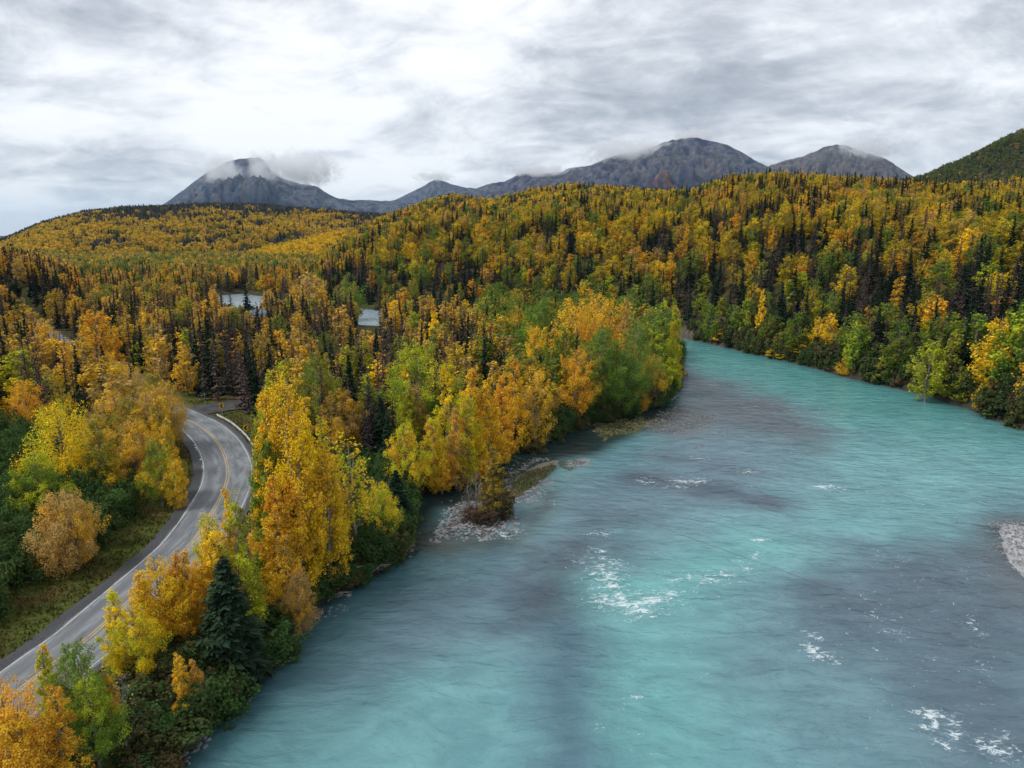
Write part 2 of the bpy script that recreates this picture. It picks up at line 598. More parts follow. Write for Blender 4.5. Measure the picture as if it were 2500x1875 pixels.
def build_water():
    r = np.concatenate([np.array([0.5, 6, 12, 18]), np.geomspace(24, 620, 420)])
    X, Y, F = polar(az_full(440), r)
    Z = np.zeros_like(X)
    deep = np.array([0.155, 0.345, 0.365])
    chan = np.array([0.092, 0.292, 0.288])
    blue = np.array([0.130, 0.200, 0.250])
    viol = np.array([0.072, 0.096, 0.130])
    dark = np.array([0.030, 0.080, 0.094])
    oliv = np.array([0.014, 0.024, 0.023])
    brwn = np.array([0.105, 0.115, 0.135])
    n = fbm(X, Y, 18, 5, 31)[:, None]; n2 = fbm(X, Y, 6, 4, 33)[:, None]
    far = sstep((Y - 110) / 60)[:, None]
    c = deep * (1 - far) + chan * far
    c = c * (1 + 0.16 * n)

    def over(mask, col, k=1.0):
        nonlocal c
        m = (mask * k)
        m = m[:, None] if m.ndim == 1 else m
        c = c * (1 - m) + col * m
    # shoals: grey gravel showing through thin water
    over(soft([(1640, 890), (1760, 925), (1925, 985), (2010, 1045), (2020, 1090), (1970, 1165), (1880, 1232), (1720, 1262), (1570, 1330), (1480, 1400),
               (1450, 1520), (1380, 1560), (1200, 1560), (1000, 1560), (900, 1500), (1000, 1400), (1150, 1330), (1300, 1200), (1450, 1120), (1600, 1020)], X, Y, 14, 8), blue, 0.85)
    over(soft([(600, 1700), (760, 1560), (950, 1440), (1200, 1450), (1250, 1560), (1000, 1640), (800, 1720)], X, Y, 8, 5), blue * 0.95, 0.75)
    over(soft([(1215, 1540), (1280, 1400), (1340, 1300), (1430, 1255), (1560, 1275), (1500, 1340), (1455, 1420), (1440, 1490), (1380, 1545)], X, Y, 6, 6), viol * 0.8, 0.92)
    over(soft([(1655, 900), (1760, 935), (1900, 985), (1990, 1050), (1980, 1090), (1850, 1060), (1750, 1050), (1640, 1060), (1600, 1040), (1625, 1000)], X, Y, 9, 9), brwn, 0.8)
    over(strk([(1560, 1170), (1660, 1180), (1780, 1205), (1870, 1225)], X, Y, 4.5, 3), viol, 0.85)
    over(strk([(1620, 1115), (1720, 1130), (1800, 1150)], X, Y, 3.5, 3), viol, 0.5)
    over(strk([(1400, 1560), (1385, 1650), (1390, 1760), (1400, 1880), (1410, 2050)], X, Y, 4.2, 2.5), np.array([0.070, 0.130, 0.180]), 0.85)
    over(soft([(1820, 1480), (1900, 1420), (2060, 1345), (2300, 1300), (2500, 1220), (2700, 1300), (2700, 2100), (2150, 2100), (2000, 1800), (1850, 1640)], X, Y, 12, 9), blue * 0.9, 0.8)
    over(soft([(2060, 1355), (2200, 1345), (2330, 1295), (2430, 1262), (2480, 1440), (2600, 1500), (2640, 1900), (2380, 1820), (2200, 1660), (2050, 1560), (1950, 1480)], X, Y, 9, 9), viol, 0.7)
    over(soft([(2360, 1300), (2420, 1262), (2520, 1262), (2600, 1480), (2480, 1480), (2420, 1400)], X, Y, 4, 2), np.array([0.085, 0.085, 0.095]), 0.75)
    # under the near bank: greater depth and bank shadow, both put into the colour
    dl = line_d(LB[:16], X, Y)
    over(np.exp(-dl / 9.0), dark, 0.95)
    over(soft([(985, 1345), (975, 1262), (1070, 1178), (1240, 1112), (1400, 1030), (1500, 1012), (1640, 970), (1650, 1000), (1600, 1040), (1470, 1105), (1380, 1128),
               (1270, 1180), (1250, 1225), (1080, 1240), (1060, 1330)], X, Y, 3.5, 3), oliv, 0.93)  # dark reflection of the trees, painted into the side channel's colour
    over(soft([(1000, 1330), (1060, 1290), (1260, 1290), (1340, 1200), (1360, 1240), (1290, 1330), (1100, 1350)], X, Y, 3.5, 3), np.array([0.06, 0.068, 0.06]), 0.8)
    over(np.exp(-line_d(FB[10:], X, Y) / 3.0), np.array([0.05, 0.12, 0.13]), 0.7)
    # milky plume below the riffle
    over(strk([(1500, 1440), (1620, 1430), (1740, 1380), (1850, 1330)], X, Y, 4.5, 3), np.array([0.14, 0.39, 0.375]), 0.6)
    over(strk([(1530, 1460), (1580, 1600), (1600, 1800)], X, Y, 5.5, 3), np.array([0.125, 0.34, 0.335]), 0.55)
    # far reaches: pale sky reflection painted into the water colour
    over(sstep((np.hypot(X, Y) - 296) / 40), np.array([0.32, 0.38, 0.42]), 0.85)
    c = c * (1 + 0.10 * n2)

    # white water
    foam = np.zeros_like(X)
    def fo(line, w, k):
        nonlocal foam
        foam = np.maximum(foam, k * np.maximum(strk(line, X, Y, w, 0), 0.72 * strk(line, X, Y, w * 3.0, 0)))
    for line, w, k in (
        ([(1478, 1390), (1490, 1425), (1520, 1462)], 1.5, 1.0), ([(1475, 1465), (1540, 1480), (1600, 1462), (1640, 1450)], 1.6, 0.95),
        ([(1520, 1475), (1560, 1485)], 1.6, 1.0),
        ([(1640, 1418), (1690, 1412)], 1.0, 0.8), ([(1700, 1420), (1760, 1400), (1775, 1405)], 1.1, 0.8), ([(1650, 1440), (1700, 1450)], 1.0, 0.7),
        ([(1440, 1348), (1475, 1345)], 1.0, 0.8), ([(1400, 1372), (1440, 1375)], 1.0, 0.75), ([(1470, 1362), (1495, 1372)], 1.1, 0.9), ([(1445, 1400), (1480, 1410)], 1.0, 0.8),
        ([(1445, 1303), (1480, 1302)], 0.9, 0.8), ([(1440, 1425), (1465, 1432)], 1.0, 0.75), ([(1490, 1395), (1510, 1420)], 1.4, 0.8),
        ([(1640, 1172), (1690, 1178), (1715, 1174)], 1.0, 0.95), ([(1570, 1175), (1600, 1180)], 0.9, 0.85), ([(1640, 1187), (1660, 1188)], 0.9, 0.9),
        ([(1570, 1163), (1585, 1165)], 0.8, 0.7), ([(1815, 1153), (1835, 1151)], 0.9, 0.9), ([(1700, 1120), (1725, 1118)], 0.9, 0.8),
        ([(1995, 1189), (2050, 1190)], 0.8, 1.0), ([(1785, 1188), (1900, 1182)], 0.9, 0.5), ([(1840, 1318), (1868, 1318)], 0.9, 0.85),
        ([(1850, 1350), (1825, 1380), (1820, 1390)], 0.9, 0.75), ([(1730, 1410), (1745, 1416)], 0.9, 1.0), ([(2190, 1385), (2195, 1360)], 0.9, 0.6),
        ([(1975, 1580), (1995, 1600), (2032, 1604)], 0.55, 1.15), ([(1980, 1550), (1998, 1560)], 0.5, 0.9), ([(2185, 1538), (2208, 1545)], 0.7, 0.85),
        ([(2275, 1745), (2290, 1780), (2335, 1795)], 0.8, 1.05), ([(2300, 1750), (2335, 1770)], 0.7, 0.8), ([(2290, 1812), (2330, 1828)], 0.4, 0.95),
        ([(2400, 1815), (2425, 1838), (2452, 1832)], 0.7, 1.1), ([(2420, 1815), (2460, 1800)], 0.7, 0.75), ([(2375, 1510), (2385, 1540)], 0.8, 0.75),
        ([(1218, 1305), (1235, 1306)], 0.8, 0.95), ([(1255, 1300), (1270, 1296)], 0.8, 0.75), ([(1520, 1730), (1560, 1700)], 0.8, 0.55), ([(1455, 1765), (1470, 1770)], 0.7, 0.6),
        ([(1540, 1680), (1530, 1720)], 0.7, 0.55), ([(2390, 1610), (2395, 1620)], 0.7, 0.7), ([(2260, 1600), (2290, 1610)], 0.8, 0.6), ([(2130, 1500), (2150, 1510)], 0.9, 0.6),
        ([(1900, 1530), (1860, 1480)], 0.8, 0.45), ([(2100, 1455), (2160, 1480)], 1.2, 0.5), ([(2140, 1345), (2200, 1400)], 1.5, 0.45)):
        fo(line, w, k)
    rip = np.maximum.reduce([0.34 * soft([(1660, 830), (2000, 905), (2300, 990), (2500, 1060), (2500, 1260), (2100, 1300), (1900, 1150), (1750, 950)], X, Y, 8),
                             0.33 * soft([(1850, 1480), (2500, 1250), (2700, 2000), (2100, 1900)], X, Y, 8),
                             0.28 * soft([(1400, 1600), (1500, 1200), (1900, 1200), (1900, 1400), (1650, 1900), (1400, 1900)], X, Y, 5)])
    foam = np.maximum(foam, rip)

    m, b, out = new_mat('river_water')
    pos = b.n('ShaderNodeNewGeometry').outputs['Position']
    warp = b.n('ShaderNodeTexNoise'); b.link(pos, warp.inputs['Vector']); warp.inputs['Scale'].default_value = 0.02; warp.inputs['Detail'].default_value = 2
    wv = b.vmath('SCALE', b.vmath('SUBTRACT', warp.outputs['Color'], (0.5, 0.5, 0.5)), s=12.0)
    q = b.vmath('ADD', pos, wv)
    s1 = b.mapping(q, rot=(0, 0, math.radians(-28)), scale=(0.6, 1.0, 1))
    s2 = b.mapping(q, rot=(0, 0, math.radians(14)), scale=(0.5, 1.0, 1))
    n_big = b.noise(s1, 0.22, 5, 0.6, 0.5)
    n_mid = b.noise(s2, 0.55, 4, 0.5, 0.7)
    n_sm = b.noise(s1, 2.6, 4, 0.65, 0.6)
    h = b.math('ADD', b.math('MULTIPLY', n_big, 0.9), b.math('ADD', b.math('MULTIPLY', n_mid, 0.95), b.math('MULTIPLY', n_sm, 0.16)))
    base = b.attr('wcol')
    # silt streaks and boils
    sk = b.noise(b.mapping(q, rot=(0, 0, math.radians(-20)), scale=(0.5, 1.0, 1)), 0.35, 5, 0.6, 0.6)
    base = b.mix(1.0, base, b.mix(b.ramp(sk, 0.30, 0.72), (0.84, 0.86, 0.88), (1.16, 1.14, 1.12)), 'MULTIPLY')
    crease = b.math('SUBTRACT', 1.0, b.ramp(b.math('ABSOLUTE', b.math('SUBTRACT', b.noise(s2, 0.5, 5, 0.6, 1.0), 0.5)), 0.0, 0.040))  # wavelet creases, their dark shading painted into the base colour
    crease = b.math('MULTIPLY', crease, b.ramp(b.noise(pos, 0.045, 3, 0.5), 0.44, 0.58))
    base = b.mix(b.math('MULTIPLY', crease, 0.22), base, b.mix(1.0, base, (0.42, 0.5, 0.5), 'MULTIPLY'))
    fm = b.attr('foam', out='Fac')
    fn = b.noise(b.mapping(q, rot=(0, 0, math.radians(-25)), scale=(0.6, 1.0, 1)), 1.5, 9, 0.8, 1.2)
    fl = b.ramp(b.math('ADD', fn, b.math('MULTIPLY', fm, 0.22)), 0.665, 0.76)
    col = b.mix(fl, base, (0.60, 0.68, 0.70))
    rough = b.math('ADD', 0.16, b.math('MULTIPLY', fl, 0.5))
    p = principled(b, out, col, rough, 0.5, bump(b, h, 0.65, 0.7))
    p.inputs['IOR'].default_value = 1.33
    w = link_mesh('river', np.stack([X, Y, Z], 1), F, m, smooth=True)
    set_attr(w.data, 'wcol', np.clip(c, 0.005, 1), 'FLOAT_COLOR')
    set_attr(w.data, 'foam', foam)
    tag(w, kind='structure')


build_water()


# ------------------------------------------------------------------ far mountains
def mountain(name, pts, R, df, db, zb, seed, cols, amp=0.24, na=260, nr=110):
    a = np.array([az_of(px, py) for px, py in pts]); zt = np.array([z_at(px, py, R) for px, py in pts])
    az = np.linspace(a[0], a[-1], na)
    k = np.hanning(5); k /= k.sum()
    Zr = np.interp(az, a, zt)
    Zr = np.convolve(np.pad(Zr, 2, 'edge'), k, 'valid')
    t = np.concatenate([np.linspace(0, 1, int(nr * .72)), 1 + np.linspace(0, 1, int(nr * .28) + 1)[1:]])
    A, T = np.meshgrid(az, t)
    Zc = np.broadcast_to(Zr, A.shape)
    RR = np.where(T <= 1, R - df * (1 - T), R + db * (T - 1))
    X = RR * np.sin(A); Y = RR * np.cos(A)
    prof = np.where(T <= 1, np.clip(T, 0, 1) ** 1.25, 1 - 0.9 * sstep(T - 1))
    H = (Zc - zb)
    # gullies fall away from the ridge: noise stretched down the slope, ridged
    s = A * R
    g = 1 - 2 * np.abs(fbm(s + 260 * fbm(X, Y, 900, 3, seed + 5), RR * 0.42, 520, 5, seed, 0.55))
    g2 = 1 - 2 * np.abs(fbm(s, RR * 0.55, 150, 4, seed + 9, 0.6))
    w = np.sin(np.pi * np.clip(T, 0, 1) ** 0.9) ** 0.8 + 0.10
    Z = zb + H * prof + H * amp * (g - 0.45) * w + H * 0.055 * g2 * w
    Z = np.where(T > 1, zb + H * prof, Z)
    Z = Z + 5.0 * fbm(X, Y, 60, 3, seed + 3) * (T > 0.02)
    n_r, n_a = A.shape
    i = np.arange(n_r - 1)[:, None] * n_a + np.arange(n_a - 1)[None, :]
    F = np.stack([i, i + 1, i + n_a + 1, i + n_a], -1).reshape(-1, 4)
    rock, tundra, rust, pale = [np.array(c) for c in cols]
    hr = ((Z - zb) / (H + 1e-6)).ravel()[:, None]
    x, y = X.ravel(), Y.ravel()
    n1 = fbm(x, y, 420, 5, seed + 11)[:, None]; n2 = fbm(s.ravel(), RR.ravel() * .4, 130, 4, seed + 13)[:, None]
    c = tundra + (rock - tundra) * sstep((hr - 0.38 + 0.5 * n1) / 0.35)
    c = c + (rust - c) * sstep(n2 * 1.8 + n1 * 1.2 - 0.12) * sstep((0.82 - hr) / 0.3) * 0.9
    c = c + (pale - c) * sstep((g2.ravel()[:, None] - 0.35) * 1.2) * sstep((hr - 0.30) / 0.4) * 0.95
    m, b, out = new_mat(name + '_rock')
    pos = b.n('ShaderNodeNewGeometry').outputs['Position']
    base = b.mix(1.0, b.attr('gcol'), b.mix(b.ramp(b.noise(pos, 0.02, 7, 0.7), 0.3, 0.7), (0.62, 0.62, 0.65), (1.45, 1.4, 1.35)), 'MULTIPLY')
    principled(b, out, base, 0.95, 0.1, bump(b, b.noise(pos, 0.012, 8, 0.7), 1.0, 30.0))
    o = link_mesh(name, np.stack([x, y, Z.ravel()], 1), F, m, smooth=True)
    set_attr(o.data, 'gcol', np.clip(c, 0.004, 1), 'FLOAT_COLOR')
    tag(o, kind='structure')
    return o


GREY = ((0.028, 0.045, 0.095), (0.014, 0.028, 0.062), (0.070, 0.050, 0.045), (0.13, 0.135, 0.15))  # haze blue is mixed into rock and tundra, here and in WARM
WARM = ((0.028, 0.036, 0.084), (0.025, 0.026, 0.054), (0.20, 0.075, 0.028), (0.13, 0.13, 0.14))
BRWN = ((0.052, 0.042, 0.052), (0.045, 0.036, 0.042), (0.11, 0.060, 0.040), (0.14, 0.13, 0.13))
mountain('mountain', [(300, 548), (360, 520), (399, 501), (431, 475), (468, 450), (508, 422), (549, 400), (582, 390), (635, 387), (651, 398), (661, 420), (692, 438), (732, 450),
                      (773, 456), (797, 471), (826, 485), (858, 490), (900, 489), (990, 494), (1100, 500), (1180, 520)], 8600, 3000, 1800, 20, 3, GREY)
mountain('mountain', [(880, 500), (930, 492), (963, 489), (995, 475), (1028, 459), (1060, 440), (1073, 441), (1101, 450), (1146, 459), (1200, 470), (1300, 500)], 11500, 2600, 1800, 20, 17, GREY)
mountain('mountain', [(1020, 520), (1081, 487), (1125, 475), (1150, 464), (1191, 450), (1231, 444), (1260, 430), (1276, 424), (1321, 424), (1370, 422), (1390, 413), (1435, 408),
                      (1467, 394), (1504, 382), (1553, 374), (1585, 363), (1622, 349), (1662, 341), (1702, 340), (1734, 348), (1771, 354), (1803, 371), (1836, 388), (1868, 404), (1885, 414),
                      (1930, 430), (2000, 470)], 7200, 2600, 1800, 20, 29, WARM)
mountain('mountain', [(1800, 470), (1850, 425), (1881, 406), (1925, 392), (1966, 380), (2007, 364), (2041, 355), (2068, 358), (2108, 374), (2149, 386), (2178, 398), (2210, 421),
                      (2260, 450), (2320, 500)], 9500, 2800, 1800, 20, 41, BRWN)
# ------------------------------------------------------------------ tree materials
def leaf_material(name, transl=0.35, spread=0.55):
    m, b, out = new_mat(name)
    t1 = b.attr('tint', 'INSTANCER')
    t2 = b.attr('tint2', 'INSTANCER')
    tc = b.n('ShaderNodeTexCoord').outputs['Object']
    oi = b.n('ShaderNodeObjectInfo')
    sh = b.vmath('ADD', tc, b.vmath('SCALE', (13.1, 7.7, 5.3), s=oi.outputs['Random']))
    f = b.ramp(b.noise(sh, 0.22, 4, 0.65), 0.40, 0.62)
    col = b.mix(f, t1, t2)
    rnd = b.attr('rnd', out='Fac')
    lo = 1.0 - spread; hi = 1.0 + spread * 0.75
    v = b.math('ADD', lo, b.math('MULTIPLY', rnd, hi - lo))
    vv = b.n('ShaderNodeCombineColor'); b.link(v, vv.inputs[0]); b.link(v, vv.inputs[1]); b.link(v, vv.inputs[2])
    col = b.mix(1.0, col, vv.outputs[0], 'MULTIPLY')
    d = b.n('ShaderNodeBsdfDiffuse'); b.link(col, d.inputs[0])
    if transl > 0:
        t = b.n('ShaderNodeBsdfTranslucent'); b.link(col, t.inputs[0])
        mx = b.n('ShaderNodeMixShader'); mx.inputs[0].default_value = transl
        b.link(d.outputs[0], mx.inputs[1]); b.link(t.outputs[0], mx.inputs[2])
        b.link(mx.outputs[0], out.inputs[0])
    else:
        b.link(d.outputs[0], out.inputs[0])
    return m


M_LEAF = leaf_material('broad_leaf', 0.38, 0.45)
M_NEEDLE = leaf_material('needle', 0.10, 0.5)
M_TWIG = leaf_material('dead_twig', 0.0, 0.5)
M_BARK = mottled('pale_bark', (0.30, 0.27, 0.22), (0.16, 0.14, 0.115), 1.2, 0.9, 0.5, 0.03, 0.1, (0.09, 0.075, 0.06))
M_BARKD = mottled('dark_bark', (0.10, 0.080, 0.062), (0.055, 0.045, 0.038), 1.5, 0.95, 0.5, 0.03, 0.1)

TINT = dict(
    yellow=(0.90, 0.640, 0.028), gold=(0.84, 0.545, 0.040), orange=(0.80, 0.420, 0.045), tan=(0.56, 0.390, 0.140), ygreen=(0.55, 0.57, 0.035),
    olive=(0.33, 0.315, 0.050), green=(0.17, 0.29, 0.040), dkgreen=(0.080, 0.155, 0.042), alder=(0.085, 0.152, 0.046), willow=(0.13, 0.13, 0.048),
    spruce=(0.024, 0.046, 0.030), spruce2=(0.038, 0.066, 0.034), dead=(0.115, 0.088, 0.078), dead2=(0.088, 0.078, 0.080), deadred=(0.15, 0.092, 0.070), brown=(0.19, 0.13, 0.07),
    ltgreen=(0.21, 0.32, 0.055))


# ------------------------------------------------------------------ tree builders (quads only; unit metres)
def kites(cen, nrm, up, L, Wd, rs):
    """leaf-shaped quads: centre, normal, long axis, length, width"""
    nrm = nrm / (np.linalg.norm(nrm, axis=1, keepdims=True) + 1e-9)
    a = up - nrm * (up * nrm).sum(1, keepdims=True)
    a = a / (np.linalg.norm(a, axis=1, keepdims=True) + 1e-9)
    b = np.cross(nrm, a)
    L = np.reshape(L, (-1, 1)); Wd = np.reshape(Wd, (-1, 1))
    v0 = cen - a * L * 0.5
    v1 = cen + b * Wd * 0.5 - a * L * 0.05 + nrm * Wd * 0.12
    v2 = cen + a * L * 0.5
    v3 = cen - b * Wd * 0.5 - a * L * 0.05 + nrm * Wd * 0.12
    return np.stack([v0, v1, v2, v3], 1)


def tube(pts, rad, sides=4):
    pts = np.asarray(pts, float); n = len(pts)
    d = np.gradient(pts, axis=0); d /= np.linalg.norm(d, axis=1, keepdims=True) + 1e-9
    ref = np.array([0.31, 0.95, 0.05])
    u = np.cross(d, ref); u /= np.linalg.norm(u, axis=1, keepdims=True) + 1e-9
    w = np.cross(d, u)
    th = np.linspace(0, 2 * np.pi, sides, endpoint=False)
    ring = pts[:, None, :] + (u[:, None, :] * np.cos(th)[None, :, None] + w[:, None, :] * np.sin(th)[None, :, None]) * np.asarray(rad)[:, None, None]
    q = []
    for k in range(sides):
        k2 = (k + 1) % sides
        q.append(np.stack([ring[:-1, k], ring[:-1, k2], ring[1:, k2], ring[1:, k]], 1))
    return np.concatenate(q)


def rnd_unit(rs, n):
    v = rs.normal(size=(n, 3))
    return v / np.linalg.norm(v, axis=1, keepdims=True)


def broadleaf(seed, H, Wd, nleaf, leaf, base=0.12, style='oval', nb=44, gaps=0.0, bare=False):
    """returns (wood quads, leaf quads, leaf rnd)"""
    rs = np.random.RandomState(seed)
    wood = []
    tp = np.array([[0, 0, -0.5], [rs.normal() * .15, rs.normal() * .15, H * .25], [rs.normal() * .35, rs.normal() * .35, H * .55], [rs.normal() * .4, rs.normal() * .4, H * .8], [rs.normal() * .3, rs.normal() * .3, H * 0.97]])
    tz = tp[:, 2]
    wood.append(tube(tp, np.array([0.017, .013, .009, .0055, .002]) * H * (1 if H > 6 else .7), 6))
    L, rn, N_, UP = [], [], [], []
    wts = []
    br = []
    # several leaders make the crown lumpy
    lead = [(rs.uniform(0, 2 * np.pi), rs.uniform(0.10, 0.30) * Wd, rs.uniform(0.72, 1.0)) for _ in range(4 if style == 'oval' else 1)]
    for i in range(nb):
        t = base + (0.97 - base) * ((i + rs.uniform(0, 1)) / nb) ** 0.9
        az = i * 2.39996 + rs.normal() * 0.4
        if style == 'oval':
            pr = math.sin(math.pi * min(1, max(0, (t - base) / (1 - base))) ** 0.80) ** 0.62 * (1.0 if t < .75 else 0.95) + 0.10
        elif style == 'cone':
            pr = (1 - (t - base) / (1 - base)) ** 0.75 * min(1.0, 0.45 + (t - base) * 4) + 0.10
        else:
            pr = 0.8 + 0.2 * rs.rand()
        ln = Wd / 2 * pr * rs.uniform(0.62, 1.12)
        el = math.radians(rs.uniform(28, 55) + 22 * t)
        z0 = max(H * base * 0.6, H * t - ln * math.tan(el) * 0.75)
        o = np.array([np.interp(z0, tz, tp[:, 0]), np.interp(z0, tz, tp[:, 1]), z0])
        e = np.array([math.cos(az) * ln, math.sin(az) * ln, min(H * t, z0 + ln * math.tan(el)) * 1.0])
        e[0] += o[0]; e[1] += o[1]
        mid = (o + e) / 2 + np.array([math.cos(az), math.sin(az), 0]) * ln * 0.10 - np.array([0, 0, 0.04 * H * pr])
        if rs.rand() < gaps:
            continue
        br.append((o, mid, e, ln, t))
        wts.append((ln + 0.5) ** 1.5)
    # the leading shoots at the top
    for (a_, off, hh) in lead:
        o = np.array([0, 0, H * 0.55]); e = np.array([math.cos(a_) * off, math.sin(a_) * off, H * hh])
        br.append((o, (o + e) / 2 + np.array([math.cos(a_), math.sin(a_), 0]) * off * 0.3, e, H * (hh - 0.55) * 0.6, 0.9)); wts.append((H * (hh - .55) * .5) ** 1.2)
    wts = np.array(wts); wts /= wts.sum()
    for (o, mid, e, ln, t), w in zip(br, wts):
        s = np.linspace(0, 1, 5)[:, None]
        curve = (1 - s) ** 2 * o + 2 * s * (1 - s) * mid + s * s * e
        wood.append(tube(curve, np.linspace(0.0055, 0.0012, 5) * H * (0.7 + 0.05 * ln), 3))
        n = int(nleaf * w)
        if bare:
            n = int(n * 0.25)
            for k in range(7):
                ss = rs.uniform(0.3, 1); c = (1 - ss) ** 2 * o + 2 * ss * (1 - ss) * mid + ss * ss * e
                d = rnd_unit(rs, 1)[0] + np.array([math.cos(0), 0, 0.5]) * 0 + (e - o) / np.linalg.norm(e - o) * 0.8
                wood.append(tube(np.array([c, c + d * ln * 0.22, c + d * ln * 0.4 + [0, 0, .1]]), np.array([.0016, .001, .0004]) * H, 3))
        if n < 1: continue
        # leaves come in tufts along the outer part of the limb
        nt_ = max(3, int(3 + ln * 2.2))
        ts = rs.beta(2.2, 1.15, nt_) * 0.85 + 0.18
        tc = (1 - ts[:, None]) ** 2 * o + 2 * (ts * (1 - ts))[:, None] * mid + (ts ** 2)[:, None] * e
        tc = tc + rnd_unit(rs, nt_) * (0.16 * ln + 0.14)
        tr = rs.uniform(0.6, 1.25, nt_) * (0.20 + 0.135 * ln) * (1.15 - 0.5 * np.clip(ts - 0.6, 0, .5))
        idx = rs.randint(0, nt_, n)
        u = rnd_unit(rs, n)
        rad = rs.uniform(0.25, 1.0, n) ** 0.5
        pos = tc[idx] + u * (tr[idx] * rad)[:, None] * np.array([1, 1, 1.25])
        pos[:, 2] = np.minimum(pos[:, 2], H * 1.02)
        out_ = pos - np.array([0, 0, H * 0.5]); out_[:, 2] *= 0.4
        out_ /= np.linalg.norm(out_, axis=1, keepdims=True) + 1e-6
        nrm = u * 0.55 + out_ * 0.45 + np.array([0, 0, 0.45]) + rnd_unit(rs, n) * 0.75
        L.append(pos); N_.append(nrm)
        tv = rs.uniform(-0.16, 0.16, nt_)
        rn.append(np.clip(rs.beta(2, 2, n) + tv[idx], 0, 1))
    pos = np.concatenate(L); nrm = np.concatenate(N_); rnv = np.concatenate(rn)
    n = len(pos)
    sz = leaf * rs.uniform(0.65, 1.3, n)
    q = kites(pos, nrm, rnd_unit(rs, n), sz, sz * 0.82, rs)
    return np.concatenate(wood), q, rnv


def conifer(seed, H, R, dz=0.34, per=7, seg=6, wid=0.17, dead=False, thin=1.0):
    rs = np.random.RandomState(seed)
    wood = [tube(np.array([[0, 0, -0.5], [0, 0, H * .5], [rs.normal() * .05, rs.normal() * .05, H]]), np.array([.014, .009, .0015]) * H, 5)]
    Q, rn = [], []
    z = H * (0.06 if not dead else 0.10)
    while z < H * 0.985:
        t = z / H
        prof = (1 - t) ** 0.82 * (0.86 + 0.25 * perlin(np.array([t * 7.0]), np.array([0.3]), seed)[0]) + 0.02
        k = max(4, int(per * (0.75 + 0.5 * (1 - t))))
        for j in range(k):
            if rs.rand() > thin: continue
            az = rs.uniform(0, 2 * np.pi)
            ln = R * prof * rs.uniform(0.66, 1.15)
            droop = (-0.42 + 0.75 * t) if not dead else (-0.35 + 0.8 * t)
            dirv = np.array([math.cos(az), math.sin(az), droop + rs.normal() * 0.1])
            side = np.array([-math.sin(az), math.cos(az), 0])
            o = np.array([0, 0, z + rs.uniform(-.15, .15)])
            nseg = max(2, int(seg * (0.4 + ln / R)))
            s = (np.arange(nseg) + rs.uniform(0.2, .8, nseg)) / nseg
            cen = o + dirv * (s * ln)[:, None] + np.array([0, 0, 0.10 * ln])[None] * (s ** 2)[:, None]
            sg = np.where(np.arange(nseg) % 2 == 0, 1, -1) * rs.uniform(.5, 1.1, nseg)
            ax = dirv[None] * 0.8 + side[None] * sg[:, None] + np.array([0, 0, -0.25 if not dead else -0.55])
            nl = (ln * 0.42 + 0.16) * (1.15 - 0.5 * s)
            cen = cen + ax * (nl * 0.3)[:, None]
            nn = np.array([0, 0, 1.0]) + dirv[None] * 0.25 + rnd_unit(rs, nseg) * 0.45
            wq = wid * (1.0 + 0.8 * (1 - t)) * rs.uniform(.7, 1.3, nseg) * (1 if not dead else 0.62)
            Q.append(kites(cen, nn, ax, nl * 1.25, wq * 1.9, rs)); rn.append(rs.uniform(0, 1, nseg))
            # tip spray hanging down
            if not dead or rs.rand() < .5:
                Q.append(kites(cen[::2] - [0, 0, 0.10], np.cross(ax[::2], [0, 0, 1.0]) + rnd_unit(rs, len(cen[::2])) * .3, ax[::2] + [0, 0, -.5], nl[::2] * .9, wq[::2] * 1.5, rs)); rn.append(rs.uniform(0, .8, len(cen[::2])))
            if dead and j % 2 == 0:
                wood.append(tube(np.array([o, o + dirv * ln]), np.array([.002, .0006]) * H, 3))
        z += dz * (0.75 + 0.5 * rs.rand()) * (1.1 - 0.45 * t)
    return np.concatenate(wood), np.concatenate(Q), np.concatenate(rn)


def conifer_far(seed, H, R, tiers=7, spikes=7):
    rs = np.random.RandomState(seed)
    wood = [tube(np.array([[0, 0, -0.5], [0, 0, H]]), np.array([.010, .002]) * H, 3)]
    Q, rn = [], []
    for i in range(tiers):
        t = 0.08 + 0.86 * i / tiers
        r = R * (1 - t) ** 0.85 * rs.uniform(.85, 1.1)
        for j in range(spikes):
            a = 2 * np.pi * (j + rs.rand() * .8) / spikes
            o = np.array([0, 0, H * (t + .13 + rs.rand() * .05)])
            e = np.array([math.cos(a) * r, math.sin(a) * r, H * t - r * .25]) * np.array([rs.uniform(.8, 1.15)] * 2 + [1])
            sd = np.array([-math.sin(a), math.cos(a), 0]) * r * 0.50
            mdl = o * .45 + e * .55
            Q.append(np.stack([o, mdl + sd, e, mdl - sd])[None]); rn.append([rs.rand()])
    return np.concatenate(wood), np.concatenate(Q), np.concatenate(rn)


